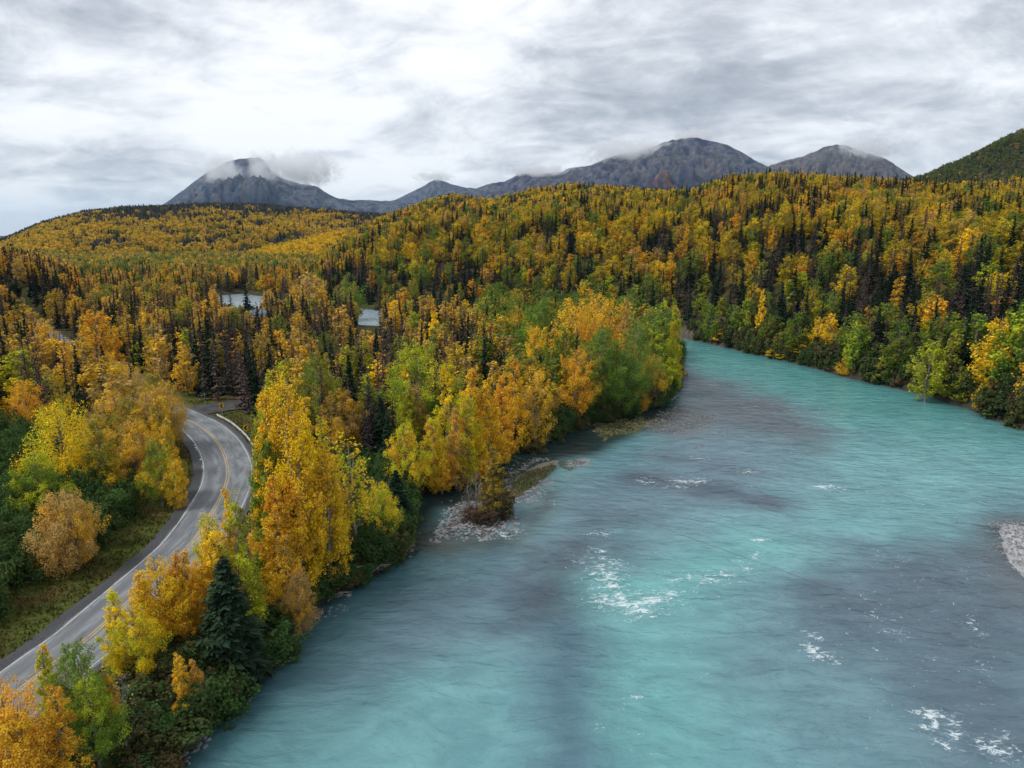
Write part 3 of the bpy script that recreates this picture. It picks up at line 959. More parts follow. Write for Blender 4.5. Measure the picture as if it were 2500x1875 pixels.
def quads_mesh(name, parts):
    """parts: list of (quads (n,4,3), material, rnd or None)"""
    V = np.concatenate([q.reshape(-1, 3) for q, m, r in parts]).astype(np.float32)
    n = len(V) // 4
    me = bpy.data.meshes.new(name)
    me.vertices.add(n * 4); me.vertices.foreach_set('co', V.ravel())
    me.loops.add(n * 4); me.loops.foreach_set('vertex_index', np.arange(n * 4, dtype=np.int32))
    me.polygons.add(n)
    me.polygons.foreach_set('loop_start', np.arange(0, n * 4, 4, dtype=np.int32))
    me.polygons.foreach_set('loop_total', np.full(n, 4, np.int32))
    mi = []; rr = []
    for k, (q, m, r) in enumerate(parts):
        me.materials.append(m)
        mi.append(np.full(len(q), k, np.int32))
        rr.append(np.zeros(len(q)) if r is None else np.asarray(r))
    me.polygons.foreach_set('material_index', np.concatenate(mi))
    me.update(calc_edges=True)
    a = me.attributes.new('rnd', 'FLOAT', 'FACE')
    a.data.foreach_set('value', np.concatenate(rr).astype(np.float32))
    return me


# kind -> nominal height, width, materials
KINDS_T = {
    'cottonwood': dict(H=20.0, W=9.0, bark=M_BARK, leaf=M_LEAF),
    'poplar': dict(H=20.0, W=5.6, bark=M_BARK, leaf=M_LEAF),
    'bushy': dict(H=10.0, W=7.0, bark=M_BARK, leaf=M_LEAF),
    'birch': dict(H=14.0, W=5.2, bark=M_BARK, leaf=M_LEAF),
    'sparse': dict(H=14.0, W=5.5, bark=M_BARK, leaf=M_LEAF),
    'bare': dict(H=9.0, W=5.0, bark=M_BARK, leaf=M_LEAF),
    'spruce': dict(H=15.0, W=5.0, bark=M_BARKD, leaf=M_NEEDLE),
    'dead': dict(H=14.0, W=4.2, bark=M_BARKD, leaf=M_TWIG),
    'shrub': dict(H=4.0, W=5.0, bark=M_BARKD, leaf=M_LEAF),
}
NEAR, MID, FAR = {}, {}, {}


def _reg(store, kind, lod, raws):
    store[kind] = []
    for i, (w, q, r) in enumerate(raws):
        K = KINDS_T[kind]
        store[kind].append(dict(trunk=quads_mesh('trunk', [(w, K['bark'], None)]), crown=quads_mesh('crown', [(q, K['leaf'], r)]),
                                whole=quads_mesh('tree', [(w, K['bark'], None), (q, K['leaf'], r)])))


_reg(NEAR, 'cottonwood', 0, [broadleaf(100 + i, 20, 9, 19000, 0.235, 0.08 + 0.03 * i, 'oval', 60) for i in range(4)])
_reg(NEAR, 'poplar', 0, [broadleaf(150 + i, 20, 5.6, 15000, 0.225, 0.05, 'oval' if i == 1 else 'cone', 70) for i in range(3)])
_reg(NEAR, 'bushy', 0, [broadleaf(180 + i, 10, 7.0, 13000, 0.175, 0.04, 'oval', 56) for i in range(2)])
_reg(NEAR, 'birch', 0, [broadleaf(200 + i, 14, 5.2, 10500, 0.185, 0.06, 'oval' if i == 1 else 'cone', 50) for i in range(4)])
_reg(NEAR, 'sparse', 0, [broadleaf(300 + i, 14, 5.5, 1500, 0.30, 0.45, 'oval', 22, 0.1) for i in range(2)])
_reg(NEAR, 'bare', 0, [broadleaf(400, 9, 5.0, 380, 0.22, 0.25, 'cone', 26, 0.0, True)])
_reg(NEAR, 'spruce', 0, [conifer(500 + i, 15, 2.5, 0.27, 9, 9, 0.105) for i in range(3)])
_reg(NEAR, 'dead', 0, [conifer(600 + i, 14, 2.1, 0.36, 7, 5, 0.15, True, 0.85) for i in range(3)])
_reg(NEAR, 'shrub', 0, [broadleaf(700 + i, 4, 5.0, 4200, 0.24, 0.05, 'dome', 30) for i in range(3)])
_reg(MID, 'cottonwood', 1, [broadleaf(110 + i, 20, 9, 3600, 0.55, 0.12, 'oval', 40) for i in range(4)])
_reg(MID, 'poplar', 1, [broadleaf(160 + i, 20, 5.6, 3400, 0.46, 0.05, 'cone', 44) for i in range(3)])
_reg(MID, 'bushy', 1, [broadleaf(190 + i, 10, 7.0, 2600, 0.40, 0.04, 'oval', 34) for i in range(2)])
_reg(MID, 'birch', 1, [broadleaf(210 + i, 14, 5.2, 1900, 0.46, 0.08, 'cone' if i % 2 else 'oval', 30) for i in range(5)])
_reg(MID, 'spruce', 1, [conifer(510 + i, 15, 2.4, 0.60, 6, 4, 0.26) for i in range(3)])
_reg(MID, 'dead', 1, [conifer(610 + i, 14, 2.0, 0.62, 6, 3, 0.22, True, 0.9) for i in range(3)])
_reg(MID, 'shrub', 1, [broadleaf(710 + i, 4, 5.0, 1000, 0.46, 0.05, 'dome', 18) for i in range(3)])
_reg(FAR, 'cottonwood', 2, [broadleaf(120 + i, 20, 9, 420, 1.55, 0.15, 'oval', 14) for i in range(3)])
_reg(FAR, 'birch', 2, [broadleaf(220 + i, 14, 5.2, 240, 1.15, 0.10, 'oval', 10) for i in range(3)])
_reg(FAR, 'spruce', 2, [conifer_far(520 + i, 15, 2.4) for i in range(3)])
_reg(FAR, 'dead', 2, [conifer_far(620 + i, 14, 1.7, 6, 5) for i in range(3)])
_reg(FAR, 'shrub', 2, [broadleaf(720 + i, 4, 5.0, 160, 1.2, 0.05, 'dome', 10) for i in range(2)])
KNAME = dict(poplar='cottonwood_tree', bushy='birch_tree', cottonwood='cottonwood_tree', birch='birch_tree', sparse='sparse_birch_tree', bare='bare_sapling', spruce='spruce_tree', dead='dead_spruce_tree', shrub='shrub')
KCAT = dict(poplar='tree', bushy='tree', cottonwood='tree', birch='tree', sparse='tree', bare='sapling', spruce='conifer', dead='dead tree', shrub='shrub')


def ground_z(x, y):
    return float(terrain(np.array([x]), np.array([y]))[0])


def solve_ground(px, py, z0=4.0):
    z = z0
    for _ in range(6):
        x, y = P(px, py, z)
        z = 0.5 * z + 0.5 * max(0.0, ground_z(x, y))
    return x, y, z


RS = random.Random(5)


def put_tree(kind, x, y, z, h, w, tint, tint2, rz, label, group, lod='near', lean=(0, 0), variant=None):
    store = {'near': NEAR, 'mid': MID}[lod]
    if kind not in store: store = NEAR
    K = KINDS_T[kind]
    v = store[kind][(variant if variant is not None else RS.randrange(99)) % len(store[kind])]
    s = (w / K['W'], w / K['W'], h / K['H'])
    if lod == 'near':
        t = bpy.data.objects.new(KNAME[kind], None)
        t.location = (x, y, z); t.rotation_euler = (lean[0], lean[1], rz); t.scale = s
        COL.objects.link(t)
        for nm in ('trunk', 'crown'):
            o = bpy.data.objects.new(nm, v[nm]); COL.objects.link(o); o.parent = t
            o['tint'] = tint; o['tint2'] = tint2
    else:
        t = bpy.data.objects.new(KNAME[kind], v['whole'])
        t.location = (x, y, z); t.rotation_euler = (lean[0], lean[1], rz); t.scale = s
        COL.objects.link(t)
        t['tint'] = tint; t['tint2'] = tint2
    tag(t, label, KCAT[kind], group)
    return t


# ------------------------------------------------------------------ trees one can point at (full-view coordinates x1.1302 = photo px)
HAND = [
    # kind, tint, tint2, x, top, base, width, label
    ('poplar', 'yellow', 'ygreen', 140, 852, 1075, 108, 'bright yellow spreading tree rising from the dark alders left of the road'),
    ('birch', 'orange', 'gold', 70, 818, 965, 66, 'orange birch behind the bright yellow spreading tree by the left edge'),
    ('birch', 'gold', 'orange', 320, 915, 1042, 42, 'slim orange-gold birch standing alone in front of the trees at the road bend'),
    ('birch', 'ygreen', 'green', 100, 968, 1150, 80, 'yellow-green birch with two tips among the dark alders left of the road'),
    ('birch', 'tan', 'orange', 140, 1045, 1235, 92, 'thin-leaved tan tree whose dark stems show through, among the left alders'),
    ('birch', 'tan', 'gold', 170, 1050, 1230, 70, 'rusty tan birch next to the thin-leaved tan tree'),
    ('birch', 'gold', 'tan', 235, 905, 1050, 70, 'dull gold birch between the bright yellow tree and the slim orange birch'),
    ('birch', 'tan', 'gold', 205, 880, 1000, 60, 'faded gold birch right behind the bright yellow spreading tree'),
    ('birch', 'gold', 'olive', 355, 850, 1030, 62, 'gold birch leaning over the inside of the road bend'),
    ('birch', 'tan', 'gold', 330, 840, 1000, 60, 'tan birch behind the inside of the road bend'),
    ('birch', 'gold', 'olive', 378, 895, 1075, 52, 'olive and gold birch nearest the inside edge of the road bend'),
    ('birch', 'green', 'gold', 352, 945, 1095, 62, 'green birch with gold tips below the road bend'),
    ('birch', 'olive', 'tan', 290, 850, 1000, 66, 'olive birch in the gold group left of the road bend'),
    ('birch', 'tan', 'gold', 369, 815, 968, 62, 'tan birch where the road disappears behind the trees'),
    ('birch', 'gold', 'tan', 345, 822, 985, 66, 'pale gold birch just left of where the road disappears'),
    ('birch', 'tan', 'gold', 255, 840, 990, 70, 'tan birch in the gold group left of the road bend'),
    ('birch', 'gold', 'tan', 300, 900, 1050, 70, 'dull gold bushy birch beside the slim orange-gold birch'),
    ('birch', 'gold', 'ygreen', 385, 985, 1100, 40, 'small gold birch hanging over the grass verge'),
    ('birch', 'tan', 'gold', 265, 772, 872, 52, 'tan birch hiding the road where it runs into the valley'),
    ('birch', 'gold', 'tan', 290, 782, 882, 50, 'gold birch right of the one hiding the far road'),
    ('birch', 'tan', 'olive', 314, 790, 892, 50, 'dull tan birch between the hidden road and the bend'),
    ('birch', 'olive', 'gold', 338, 800, 908, 46, 'olive birch just before the road comes out of the trees'),
    ('birch', 'gold', 'tan', 243, 762, 862, 52, 'pale gold birch left of the one hiding the far road'),
    ('birch', 'orange', 'tan', 215, 752, 850, 52, 'faded orange birch left of the hidden stretch of road'),
    ('cottonwood', 'orange', 'gold', 228, 660, 830, 72, 'tall feathery orange tree standing above the valley forest on the left'),
    ('poplar', 'yellow', 'gold', 636, 806, 1270, 88, 'tallest bright yellow cottonwood between the road and the river'),
    ('poplar', 'gold', 'yellow', 600, 826, 1262, 78, 'gold cottonwood on the road side of the tallest yellow cottonwood'),
    ('poplar', 'yellow', 'gold', 682, 838, 1240, 84, 'yellow cottonwood on the river side of the tallest yellow cottonwood'),
    ('poplar', 'yellow', 'orange', 655, 885, 1300, 80, 'bright yellow cottonwood in front of the tallest one'),
    ('poplar', 'gold', 'ygreen', 712, 892, 1225, 70, 'gold cottonwood at the river end of the tallest group'),
    ('poplar', 'ygreen', 'yellow', 596, 862, 1250, 52, 'yellow-green cottonwood behind the olive birch with the thin top'),
    ('poplar', 'olive', 'ygreen', 582, 888, 1250, 40, 'olive birch with a thin pointed top beside the nearer chevron sign'),
    ('birch', 'green', 'olive', 600, 930, 1270, 100, 'green birch wedged into the front of the tallest yellow cottonwood'),
    ('birch', 'gold', 'orange', 610, 1010, 1330, 90, 'gold birch in front of the tallest yellow cottonwood'),
    ('birch', 'gold', 'yellow', 715, 985, 1270, 75, 'gold birch by the pale leggy birch above the river'),
    ('birch', 'ygreen', 'olive', 535, 1065, 1370, 95, 'yellow-green birch beside the lower road bend'),
    ('birch', 'gold', 'orange', 506, 1040, 1310, 50, 'narrow gold birch whose tip covers the outer lane of the road'),
    ('birch', 'ygreen', 'yellow', 468, 1105, 1340, 50, 'narrow yellow-green birch over the outer lane of the road'),
    ('birch', 'orange', 'tan', 398, 1178, 1395, 50, 'faded peach birch overlapping the yellow line of the road'),
    ('birch', 'orange', 'tan', 572, 1000, 1240, 50, 'faded orange birch near the guardrail end'),
    ('birch', 'yellow', 'gold', 478, 1130, 1370, 62, 'yellow birch covering the middle of the road edge'),
    ('poplar', 'yellow', 'gold', 352, 1192, 1392, 84, 'bright golden cottonwood overlapping the road, left of the dark spruce'),
    ('poplar', 'yellow', 'gold', 322, 1222, 1410, 62, 'golden cottonwood left of the tallest one overlapping the road'),
    ('poplar', 'yellow', 'orange', 388, 1225, 1392, 76, 'golden cottonwood nearest the dark spruce'),
    ('birch', 'gold', 'orange', 440, 1205, 1375, 68, 'orange-gold birch between the golden cottonwood and the dark spruce'),
    ('birch', 'gold', 'orange', 420, 1175, 1395, 56, 'orange-gold birch behind the golden cottonwood at the road edge'),
    ('birch', 'gold', 'tan', 630, 1150, 1350, 70, 'brownish gold birch with a bare crotch above the river bank'),
    ('spruce', 'spruce2', 'spruce', 505, 1192, 1470, 150, 'broad dark green spruce on the bank above the turquoise water'),
    ('birch', 'ygreen', 'yellow', 262, 1260, 1450, 62, 'yellow-green pointed birch overlapping the road left of the golden cottonwood'),
    ('birch', 'yellow', 'ygreen', 300, 1300, 1470, 74, 'yellow birch below the golden cottonwood'),
    ('birch', 'green', 'olive', 190, 1365, 1590, 78, 'leafy green birch at the road edge near the bottom left'),
    ('birch', 'ygreen', 'gold', 118, 1375, 1560, 42, 'skinny yellow-green birch overlapping the lower road'),
    ('birch', 'orange', 'gold', 30, 1448, 1720, 120, 'large orange tree filling the bottom left corner'),
    ('birch', 'gold', 'orange', 70, 1500, 1760, 80, 'gold birch beside the orange corner tree'),
    ('birch', 'orange', 'gold', 152, 1460, 1740, 78, 'reddish orange birch second from the bottom left corner'),
    ('birch', 'green', 'ygreen', 215, 1440, 1660, 80, 'green and yellow birch behind the reddish orange birch'),
    ('birch', 'orange', 'gold', 247, 1445, 1590, 44, 'small orange birch left of the bare white sapling'),
    ('bare', 'gold', 'tan', 276, 1445, 1630, 75, 'nearly bare pale sapling with a straight white stem'),
    ('birch', 'gold', 'orange', 398, 1402, 1575, 50, 'bright orange-gold birch alone among green shrubs near the water'),
    ('birch', 'orange', 'tan', 430, 1412, 1570, 38, 'rusty birch touching the bright one among green shrubs near the water'),
    ('birch', 'tan', 'orange', 650, 1225, 1370, 60, 'small faded orange birch on the bank edge'),
    ('sparse', 'gold', 'ygreen', 772, 940, 1226, 105, 'tall leggy birch with a pale bare trunk and thin yellow top over the river'),
    ('birch', 'ygreen', 'gold', 822, 1030, 1190, 70, 'yellow-green birch between the leggy birch and the side channel'),
    ('birch', 'ygreen', 'gold', 880, 905, 1085, 72, 'yellow-green birch directly below the utility pole'),
    ('birch', 'gold', 'ygreen', 940, 895, 1065, 50, 'narrow birch with a yellow pointed top beside the side channel'),
    ('birch', 'gold', 'orange', 955, 960, 1065, 55, 'orange-gold birch at the edge of the side channel'),
    ('cottonwood', 'ygreen', 'green', 900, 722, 960, 120, 'big yellow-green cottonwood in the middle of the near forest'),
    ('poplar', 'ygreen', 'yellow', 965, 775, 1000, 80, 'yellow cottonwood to the right of the big yellow-green one'),
    ('poplar', 'gold', 'orange', 1022, 785, 1035, 76, 'orange-gold cottonwood on the bank upstream of the side channel'),
    ('poplar', 'gold', 'yellow', 1058, 805, 1025, 66, 'gold cottonwood right of the orange-gold one on the bank'),
    ('birch', 'ygreen', 'yellow', 1010, 850, 1050, 60, 'yellow-green birch in front of the orange-gold cottonwood'),
    ('birch', 'tan', 'orange', 985, 870, 1055, 60, 'rusty brown birch in front of the orange-gold cottonwood'),
    ('poplar', 'gold', 'orange', 1112, 762, 975, 70, 'orange cottonwood whose crown hangs over the bank'),
    ('poplar', 'gold', 'tan', 1158, 790, 965, 66, 'faded gold cottonwood right of the one hanging over the bank'),
    ('poplar', 'orange', 'gold', 1085, 800, 1000, 62, 'orange cottonwood between its two larger gold neighbours'),
    ('cottonwood', 'orange', 'gold', 1243, 748, 915, 80, 'small orange cottonwood on a bare trunk before the green grove'),
    ('cottonwood', 'gold', 'orange', 1240, 635, 840, 115, 'orange-topped cottonwood standing behind the green grove'),
    ('cottonwood', 'gold', 'orange', 1290, 628, 830, 115, 'widest gold cottonwood on top of the green grove'),
    ('poplar', 'gold', 'tan', 1350, 640, 840, 66, 'gold cottonwood rising out of the green grove by the river'),
    ('cottonwood', 'green', 'ltgreen', 1160, 640, 820, 85, 'round green cottonwood behind the orange cottonwoods'),
    ('poplar', 'ltgreen', 'green', 1300, 700, 890, 78, 'green cottonwood at the front of the grove'),
    ('poplar', 'ltgreen', 'olive', 1370, 690, 880, 80, 'tallest green cottonwood of the grove on the point'),
    ('cottonwood', 'green', 'ltgreen', 1340, 740, 900, 80, 'leafy green cottonwood hanging toward the shallow water'),
    ('poplar', 'ltgreen', 'ygreen', 1425, 640, 850, 60, 'slender green cottonwood at the tip of the point'),
    ('birch', 'ygreen', 'gold', 1450, 650, 850, 40, 'outermost yellow-green tree on the tip of the point'),
    ('birch', 'gold', 'olive', 1405, 760, 865, 60, 'gold bush-like birch at the foot of the green grove'),
    ('birch', 'orange', 'gold', 1375, 830, 890, 45, 'small orange birch at the waterline below the green grove'),
    ('cottonwood', 'olive', 'green', 1265, 740, 895, 80, 'olive cottonwood left of the grove'),
    ('birch', 'gold', 'yellow', 1150, 700, 860, 40, 'yellow pointed birch left of the orange-topped cottonwood'),
    ('cottonwood', 'tan', 'gold', 675, 590, 700, 80, 'big rounded gold tree beside the distant river bend'),
    ('cottonwood', 'green', 'olive', 755, 600, 690, 60, 'round green tree by the distant river bank'),
    # right bank
    ('birch', 'yellow', 'gold', 1640, 620, 735, 24, 'bright yellow leaning birch above the eroded bank'),
    ('birch', 'gold', 'orange', 1822, 770, 808, 26, 'small bright gold birch at the far waterline'),
    ('birch', 'green', 'ygreen', 1845, 695, 812, 46, 'green birch behind the small bright gold birch at the far waterline'),
    ('birch', 'ygreen', 'olive', 1998, 728, 868, 58, 'yellow-green tree with a crooked pale trunk leaning over the far bank'),
    ('birch', 'olive', 'ygreen', 2042, 705, 860, 40, 'olive birch right of the crooked-trunk tree'),
    ('cottonwood', 'yellow', 'gold', 2138, 675, 870, 66, 'bright yellow layered crown on a straight grey trunk at the far bank'),
    ('birch', 'yellow', 'gold', 2120, 825, 875, 28, 'little yellow birch at the foot of the straight grey trunk'),
    ('cottonwood', 'green', 'ygreen', 2190, 640, 880, 90, 'green cottonwood at the right edge above the far bank'),
    ('birch', 'gold', 'yellow', 1790, 672, 760, 34, 'gold twin-topped birch midway along the far bank'),
    ('birch', 'gold', 'yellow', 1765, 680, 760, 30, 'gold birch left of the twin-topped birch on the far bank'),
]
CROWN_TOPS = []
PLACED = []          # (x, y, radius) of individually placed trees


def place_hand():
    for i, (kind, a, c, fx, ft, fb, fw, label) in enumerate(HAND):
        px, pt, pb, pw = fx * 1.1302, ft * 1.1302, fb * 1.1302, fw * 1.1302
        x, y, z = solve_ground(px, pb)
        r = math.hypot(x, y)
        h = z_at(px, pt, r) - z
        dist = math.sqrt(x * x + y * y + (HC - z) ** 2)
        w = pw / FPX * dist * 1.05
        near = r < 190
        s = 1.02 + 0.16 * RS.random()
        t1 = [v * s for v in TINT[a]]; t2 = [v * s for v in TINT[c]]
        if kind in ('poplar', 'birch', 'cottonwood', 'bushy'):
            kn = kind
            kind = min(('poplar', 'birch', 'cottonwood', 'bushy'), key=lambda q: abs(math.log((w / h) / (KINDS_T[q]['W'] / KINDS_T[q]['H']))))
            cott = 'cottonwood' in label
        else:
            kn = None
        tr_ = put_tree(kind, x, y, z - 0.1, h, w, t1, t2, RS.uniform(0, 6.28), label, 'trees standing out from the forest', 'near' if near else 'mid', variant=i)
        if kn: tr_.name = 'cottonwood_tree' if cott else 'birch_tree'
        PLACED.append((x, y, w * 0.28))


place_hand()

# ------------------------------------------------------------------ the forest
LTC_POLY_ROAD = [(0, 1560), (130, 1490), (250, 1390), (350, 1275), (425, 1190), (462, 1100), (452, 1030), (423, 985), (440, 972), (530, 985), (600, 1005), (610, 1050), (580, 1100),
                 (570, 1180), (545, 1225), (500, 1290), (425, 1370), (330, 1445), (230, 1552), (75, 1690), (0, 1760)]
CLEAR_PX = [LTC_POLY_ROAD,
            [(530, 717), (642, 711), (634, 728), (600, 741), (560, 736)],
            [(868, 755), (925, 760), (925, 796), (872, 786)],
            [(486, 958), (570, 962), (625, 1035), (600, 1060), (490, 1000)],
            [(586, 1018), (616, 1018), (616, 1075), (586, 1075)],
            [(978, 1025), (1012, 1025), (1012, 1048), (990, 1048)],
            [(624, 779), (650, 779), (650, 795), (624, 795)], [(1078, 848), (1098, 848), (1098, 862), (1078, 862)],
            [(1050, 1225), (1300, 1090), (1450, 1110), (1300, 1330), (1060, 1340)], [(80, 792), (108, 792), (108, 812), (80, 812)], [(143, 783), (156, 783), (156, 793), (143, 793)]]


def in_poly(poly, X, Y):
    return poly_sd(poly, X, Y) < 0


def scatter(r0, r1, step, seed):
    rs = np.random.RandomState(seed)
    n = int(2 * r1 / step)
    gx, gy = np.meshgrid(np.arange(-n, n) * step, np.arange(0, n) * step)
    x = gx.ravel() + rs.uniform(-.48, .48, gx.size) * step
    y = gy.ravel() + rs.uniform(-.48, .48, gx.size) * step
    r = np.hypot(x, y); az = np.arctan2(x, y)
    m = (r >= r0) & (r < r1) & (np.abs(az) < math.radians(43))
    return x[m], y[m]


def forest():
    rs = np.random.RandomState(77)
    xs, ys, lod = [], [], []
    for r0, r1, st, lo, sd_ in ((38, 150, 3.1, 0, 1), (150, 330, 4.1, 1, 2), (330, 620, 5.0, 1, 3), (620, 1200, 5.8, 2, 4), (1200, 2700, 8.6, 2, 5)):
        a, b_ = scatter(r0, r1, st, sd_)
        xs.append(a); ys.append(b_); lod.append(np.full(len(a), lo))
    # brush crowding both banks down to the waterline
    nb0 = sum(len(q) for q in xs)
    for line, lo_, n_, omax in ((LB, 0, 620, 7.0), (FB[6:], 1, 520, 5.0)):
        pl = catmull(line, 1.0)
        ii = rs.randint(0, len(pl) - 1, n_); dd = pl[ii + 1] - pl[ii]; dd = dd / (np.linalg.norm(dd, axis=1, keepdims=True) + 1e-9)
        nn = np.stack([-dd[:, 1], dd[:, 0]], 1)
        q = pl[ii] + nn * (rs.uniform(0.2, 1, n_) ** 1.3 * omax)[:, None] * np.array([1, 1]) + rs.uniform(-.7, .7, (n_, 2))
        xs.append(q[:, 0]); ys.append(q[:, 1]); lod.append(np.full(n_, lo_))
    X = np.concatenate(xs); Y = np.concatenate(ys); LOD = np.concatenate(lod)
    BK = np.arange(len(X)) >= nb0
    r = np.hypot(X, Y); az = np.arctan2(X, Y)
    sd = poly_sd(RIVER, X, Y)
    d = line_d(_rl, X, Y); ds = line_d(_sl, X, Y)
    keep = (sd > np.where(r < 400, 0.2, 4)) & (d > np.where(r < 170, 8.0, 6)) & (ds > 4.5)
    lr = _left_of_road(X, Y)
    keep &= ~((d < 12.0) & (lr > 0) & (r < 150))
    er = poly_sd(ERODED, X, Y)
    keep &= ~((er < 0) & (rs.rand(len(X)) < 0.55))
    keep &= ~(BK & (sd < 0.1))
    X, Y, LOD, r, az, sd, lr, d, BK = [q[keep] for q in (X, Y, LOD, r, az, sd, lr, d, BK)]
    Z = terrain(X, Y)
    # which hill is it on
    hr, tr = hill_h(RIGHT_HILL, az, r); hf, tf = hill_h(FAR_HILL, az, r); hs, ts = hill_h(SPUR, az, r); ht, tt = hill_h(TOP_HILL, az, r); hl, tl = hill_h(LEFT_HILL, az, r)
    hs_ = np.stack([hr, hf, hs, ht, hl]); mx = hs_.argmax(0)
    onright = (mx == 0) & (hr > 0.5); onfar = (mx == 1) & (hf > 2); onspur = (mx == 2) & (hs > 2); ontop = (mx == 3) & (ht > 2); onleft = (mx == 4) & (hl > 2)
    # visibility from around the camera: running horizon of the ground
    ra = np.geomspace(30, 2750, 260); aa = np.linspace(-math.radians(44), math.radians(44), 240)
    A, R = np.meshgrid(aa, ra)
    TZ = terrain(R * np.sin(A), R * np.cos(A))
    ang = (TZ + np.where(R > 300, 4.0, 0) - HC) / R
    run = np.maximum.accumulate(ang, 0)
    ia = np.clip(((az - aa[0]) / (aa[1] - aa[0])).astype(int), 0, 239); ir = np.clip(np.searchsorted(ra, r) - 2, 0, 259)
    vis = (Z + 17 - HC) / r > run[ir, ia] - 0.004
    N = len(X)
    u = rs.rand(N); u2 = rs.rand(N); u3 = rs.rand(N)
    n1 = fbm(X, Y, 60, 3, 51); n2 = fbm(X, Y, 170, 3, 53); n3 = fbm(X, Y, 28, 3, 55)
    kinds = np.array(['cottonwood', 'birch', 'spruce', 'dead', 'shrub'])
    cats = list(TINT.keys()); ci = {c: i for i, c in enumerate(cats)}
    K = np.zeros(N, int); C1 = np.zeros(N, int); C2 = np.zeros(N, int)

    def assign(mask, table, bias=None):
        """table: (weight array or float, kind, c1, c2)"""
        idx = np.where(mask)[0]
        if len(idx) == 0: return
        Wt = np.stack([np.broadcast_to(w[idx] if isinstance(w, np.ndarray) else w, len(idx)) for w, *_ in table]).astype(float)
        Wt = np.clip(Wt, 0, None); Wt /= Wt.sum(0)
        cum = np.cumsum(Wt, 0)
        ch = (u[idx][None] > cum).sum(0)
        ch = np.clip(ch, 0, len(table) - 1)
        K[idx] = np.array([list(kinds).index(t[1]) for t in table])[ch]
        C1[idx] = np.array([ci[t[2]] for t in table])[ch]; C2[idx] = np.array([ci[t[3]] for t in table])[ch]

    con = sstep(0.5 + n3 * 1.6)          # conifer pockets
    wf = sstep(0.5 + n1 * 1.8)
    valley = ~(onright | onfar | onspur | ontop | onleft)
    px0, _ = project(X, Y, Z)
    point = valley & (px0 > 1180) & (r < 330)
    vn = valley & (r < 620) & ~point
    assign(vn, [(0.20 * (1 - con) + .03, 'birch', 'tan', 'gold'), (0.22 * (1 - con) + .02, 'birch', 'gold', 'tan'), (0.10 * (1 - con) + .02, 'birch', 'yellow', 'gold'), (0.10, 'birch', 'olive', 'tan'),
                (0.06, 'birch', 'ygreen', 'olive'), (0.05, 'cottonwood', 'gold', 'tan'), (0.04, 'cottonwood', 'olive', 'green'), (0.05 * (1 - con), 'birch', 'orange', 'gold'),
                (0.03, 'birch', 'green', 'olive'), (0.26 + 1.0 * con, 'dead', 'dead', 'deadred'), (0.12 + .4 * con, 'dead', 'dead2', 'dead'), (0.20 + 0.7 * con, 'spruce', 'spruce', 'spruce2')])
    assign(point, [(0.18, 'cottonwood', 'green', 'olive'), (0.10, 'cottonwood', 'olive', 'gold'), (0.12, 'birch', 'gold', 'tan'), (0.06, 'birch', 'tan', 'gold'), (0.22, 'spruce', 'spruce', 'spruce2'),
                   (0.20, 'dead', 'dead', 'dead2'), (0.08, 'birch', 'olive', 'green')])
    assign(valley & (r >= 620), [(0.30 * wf, 'cottonwood', 'green', 'olive'), (0.25, 'cottonwood', 'olive', 'tan'), (0.25 * (1 - wf) + .05, 'birch', 'tan', 'gold'), (0.25 * (1 - wf), 'cottonwood', 'gold', 'olive'),
                                 (0.10, 'dead', 'dead', 'dead2'), (0.08, 'spruce', 'spruce', 'spruce2')])
    low = np.clip(1 - tr / 0.14, 0, 1); low = np.maximum(low, np.clip(1 - (sd - 22) / 50, 0, 1))
    top = np.clip((tr - 0.76) / 0.08, 0, 1) * (px0 > 1550)
    west = sstep((1500 - px0) / 400)
    midc = 1.5 * sstep((n3 + 0.8 * n1 + 0.03) / 0.25) + 0.3 * sstep(0.5 - n2 * 2)
    grn = sstep(-n1 * 2.5 + n2 + 0.1)
    assign(onright, [(0.42 * (1 - low) * (1 - midc * .7) + .03, 'cottonwood', 'yellow', 'olive'), (0.22 * (1 - midc * .5), 'cottonwood', 'olive', 'gold'), (0.14 * (1 - low) + .04, 'birch', 'gold', 'orange'),
                     (0.10 * (1 - low), 'cottonwood', 'tan', 'gold'), (0.22 * grn + .05 + .10 * low, 'cottonwood', 'green', 'olive'), (0.16 * grn + .04 + .08 * low, 'birch', 'ygreen', 'green'), (0.05, 'birch', 'orange', 'gold'),
                     (0.14 + 0.9 * low + 0.75 * midc * (1 - west * .4) + 0.9 * top, 'spruce', 'spruce', 'spruce'), (0.18 + 0.9 * low + 0.8 * midc, 'dead', 'dead', 'dead2')])
    upf = sstep((tf - 0.36 - 0.40 * n2) / 0.16) + 1.5 * sstep((tf - 0.66) / 0.08)
    upf = np.maximum(upf, 0.9 * sstep((n1 + 0.6 * n3 - 0.02) / 0.2)) * (1 - 0.8 * sstep((330 - px0) / 200) * (tf < .66))
    assign(onfar, [(0.45 * (1 - upf) + .06, 'cottonwood', 'yellow', 'tan'), (0.20 * (1 - upf) + .02, 'cottonwood', 'gold', 'olive'), (0.14 * (1 - upf) * wf, 'cottonwood', 'olive', 'green'),
                   (0.10 + 1.9 * upf, 'dead', 'dead2', 'dead'), (0.05 + 0.9 * upf, 'spruce', 'spruce', 'spruce')])
    assign(onspur, [(0.8, 'cottonwood', 'yellow', 'gold'), (0.12, 'cottonwood', 'olive', 'yellow'), (0.08 + .3 * con, 'dead', 'dead2', 'dead')])
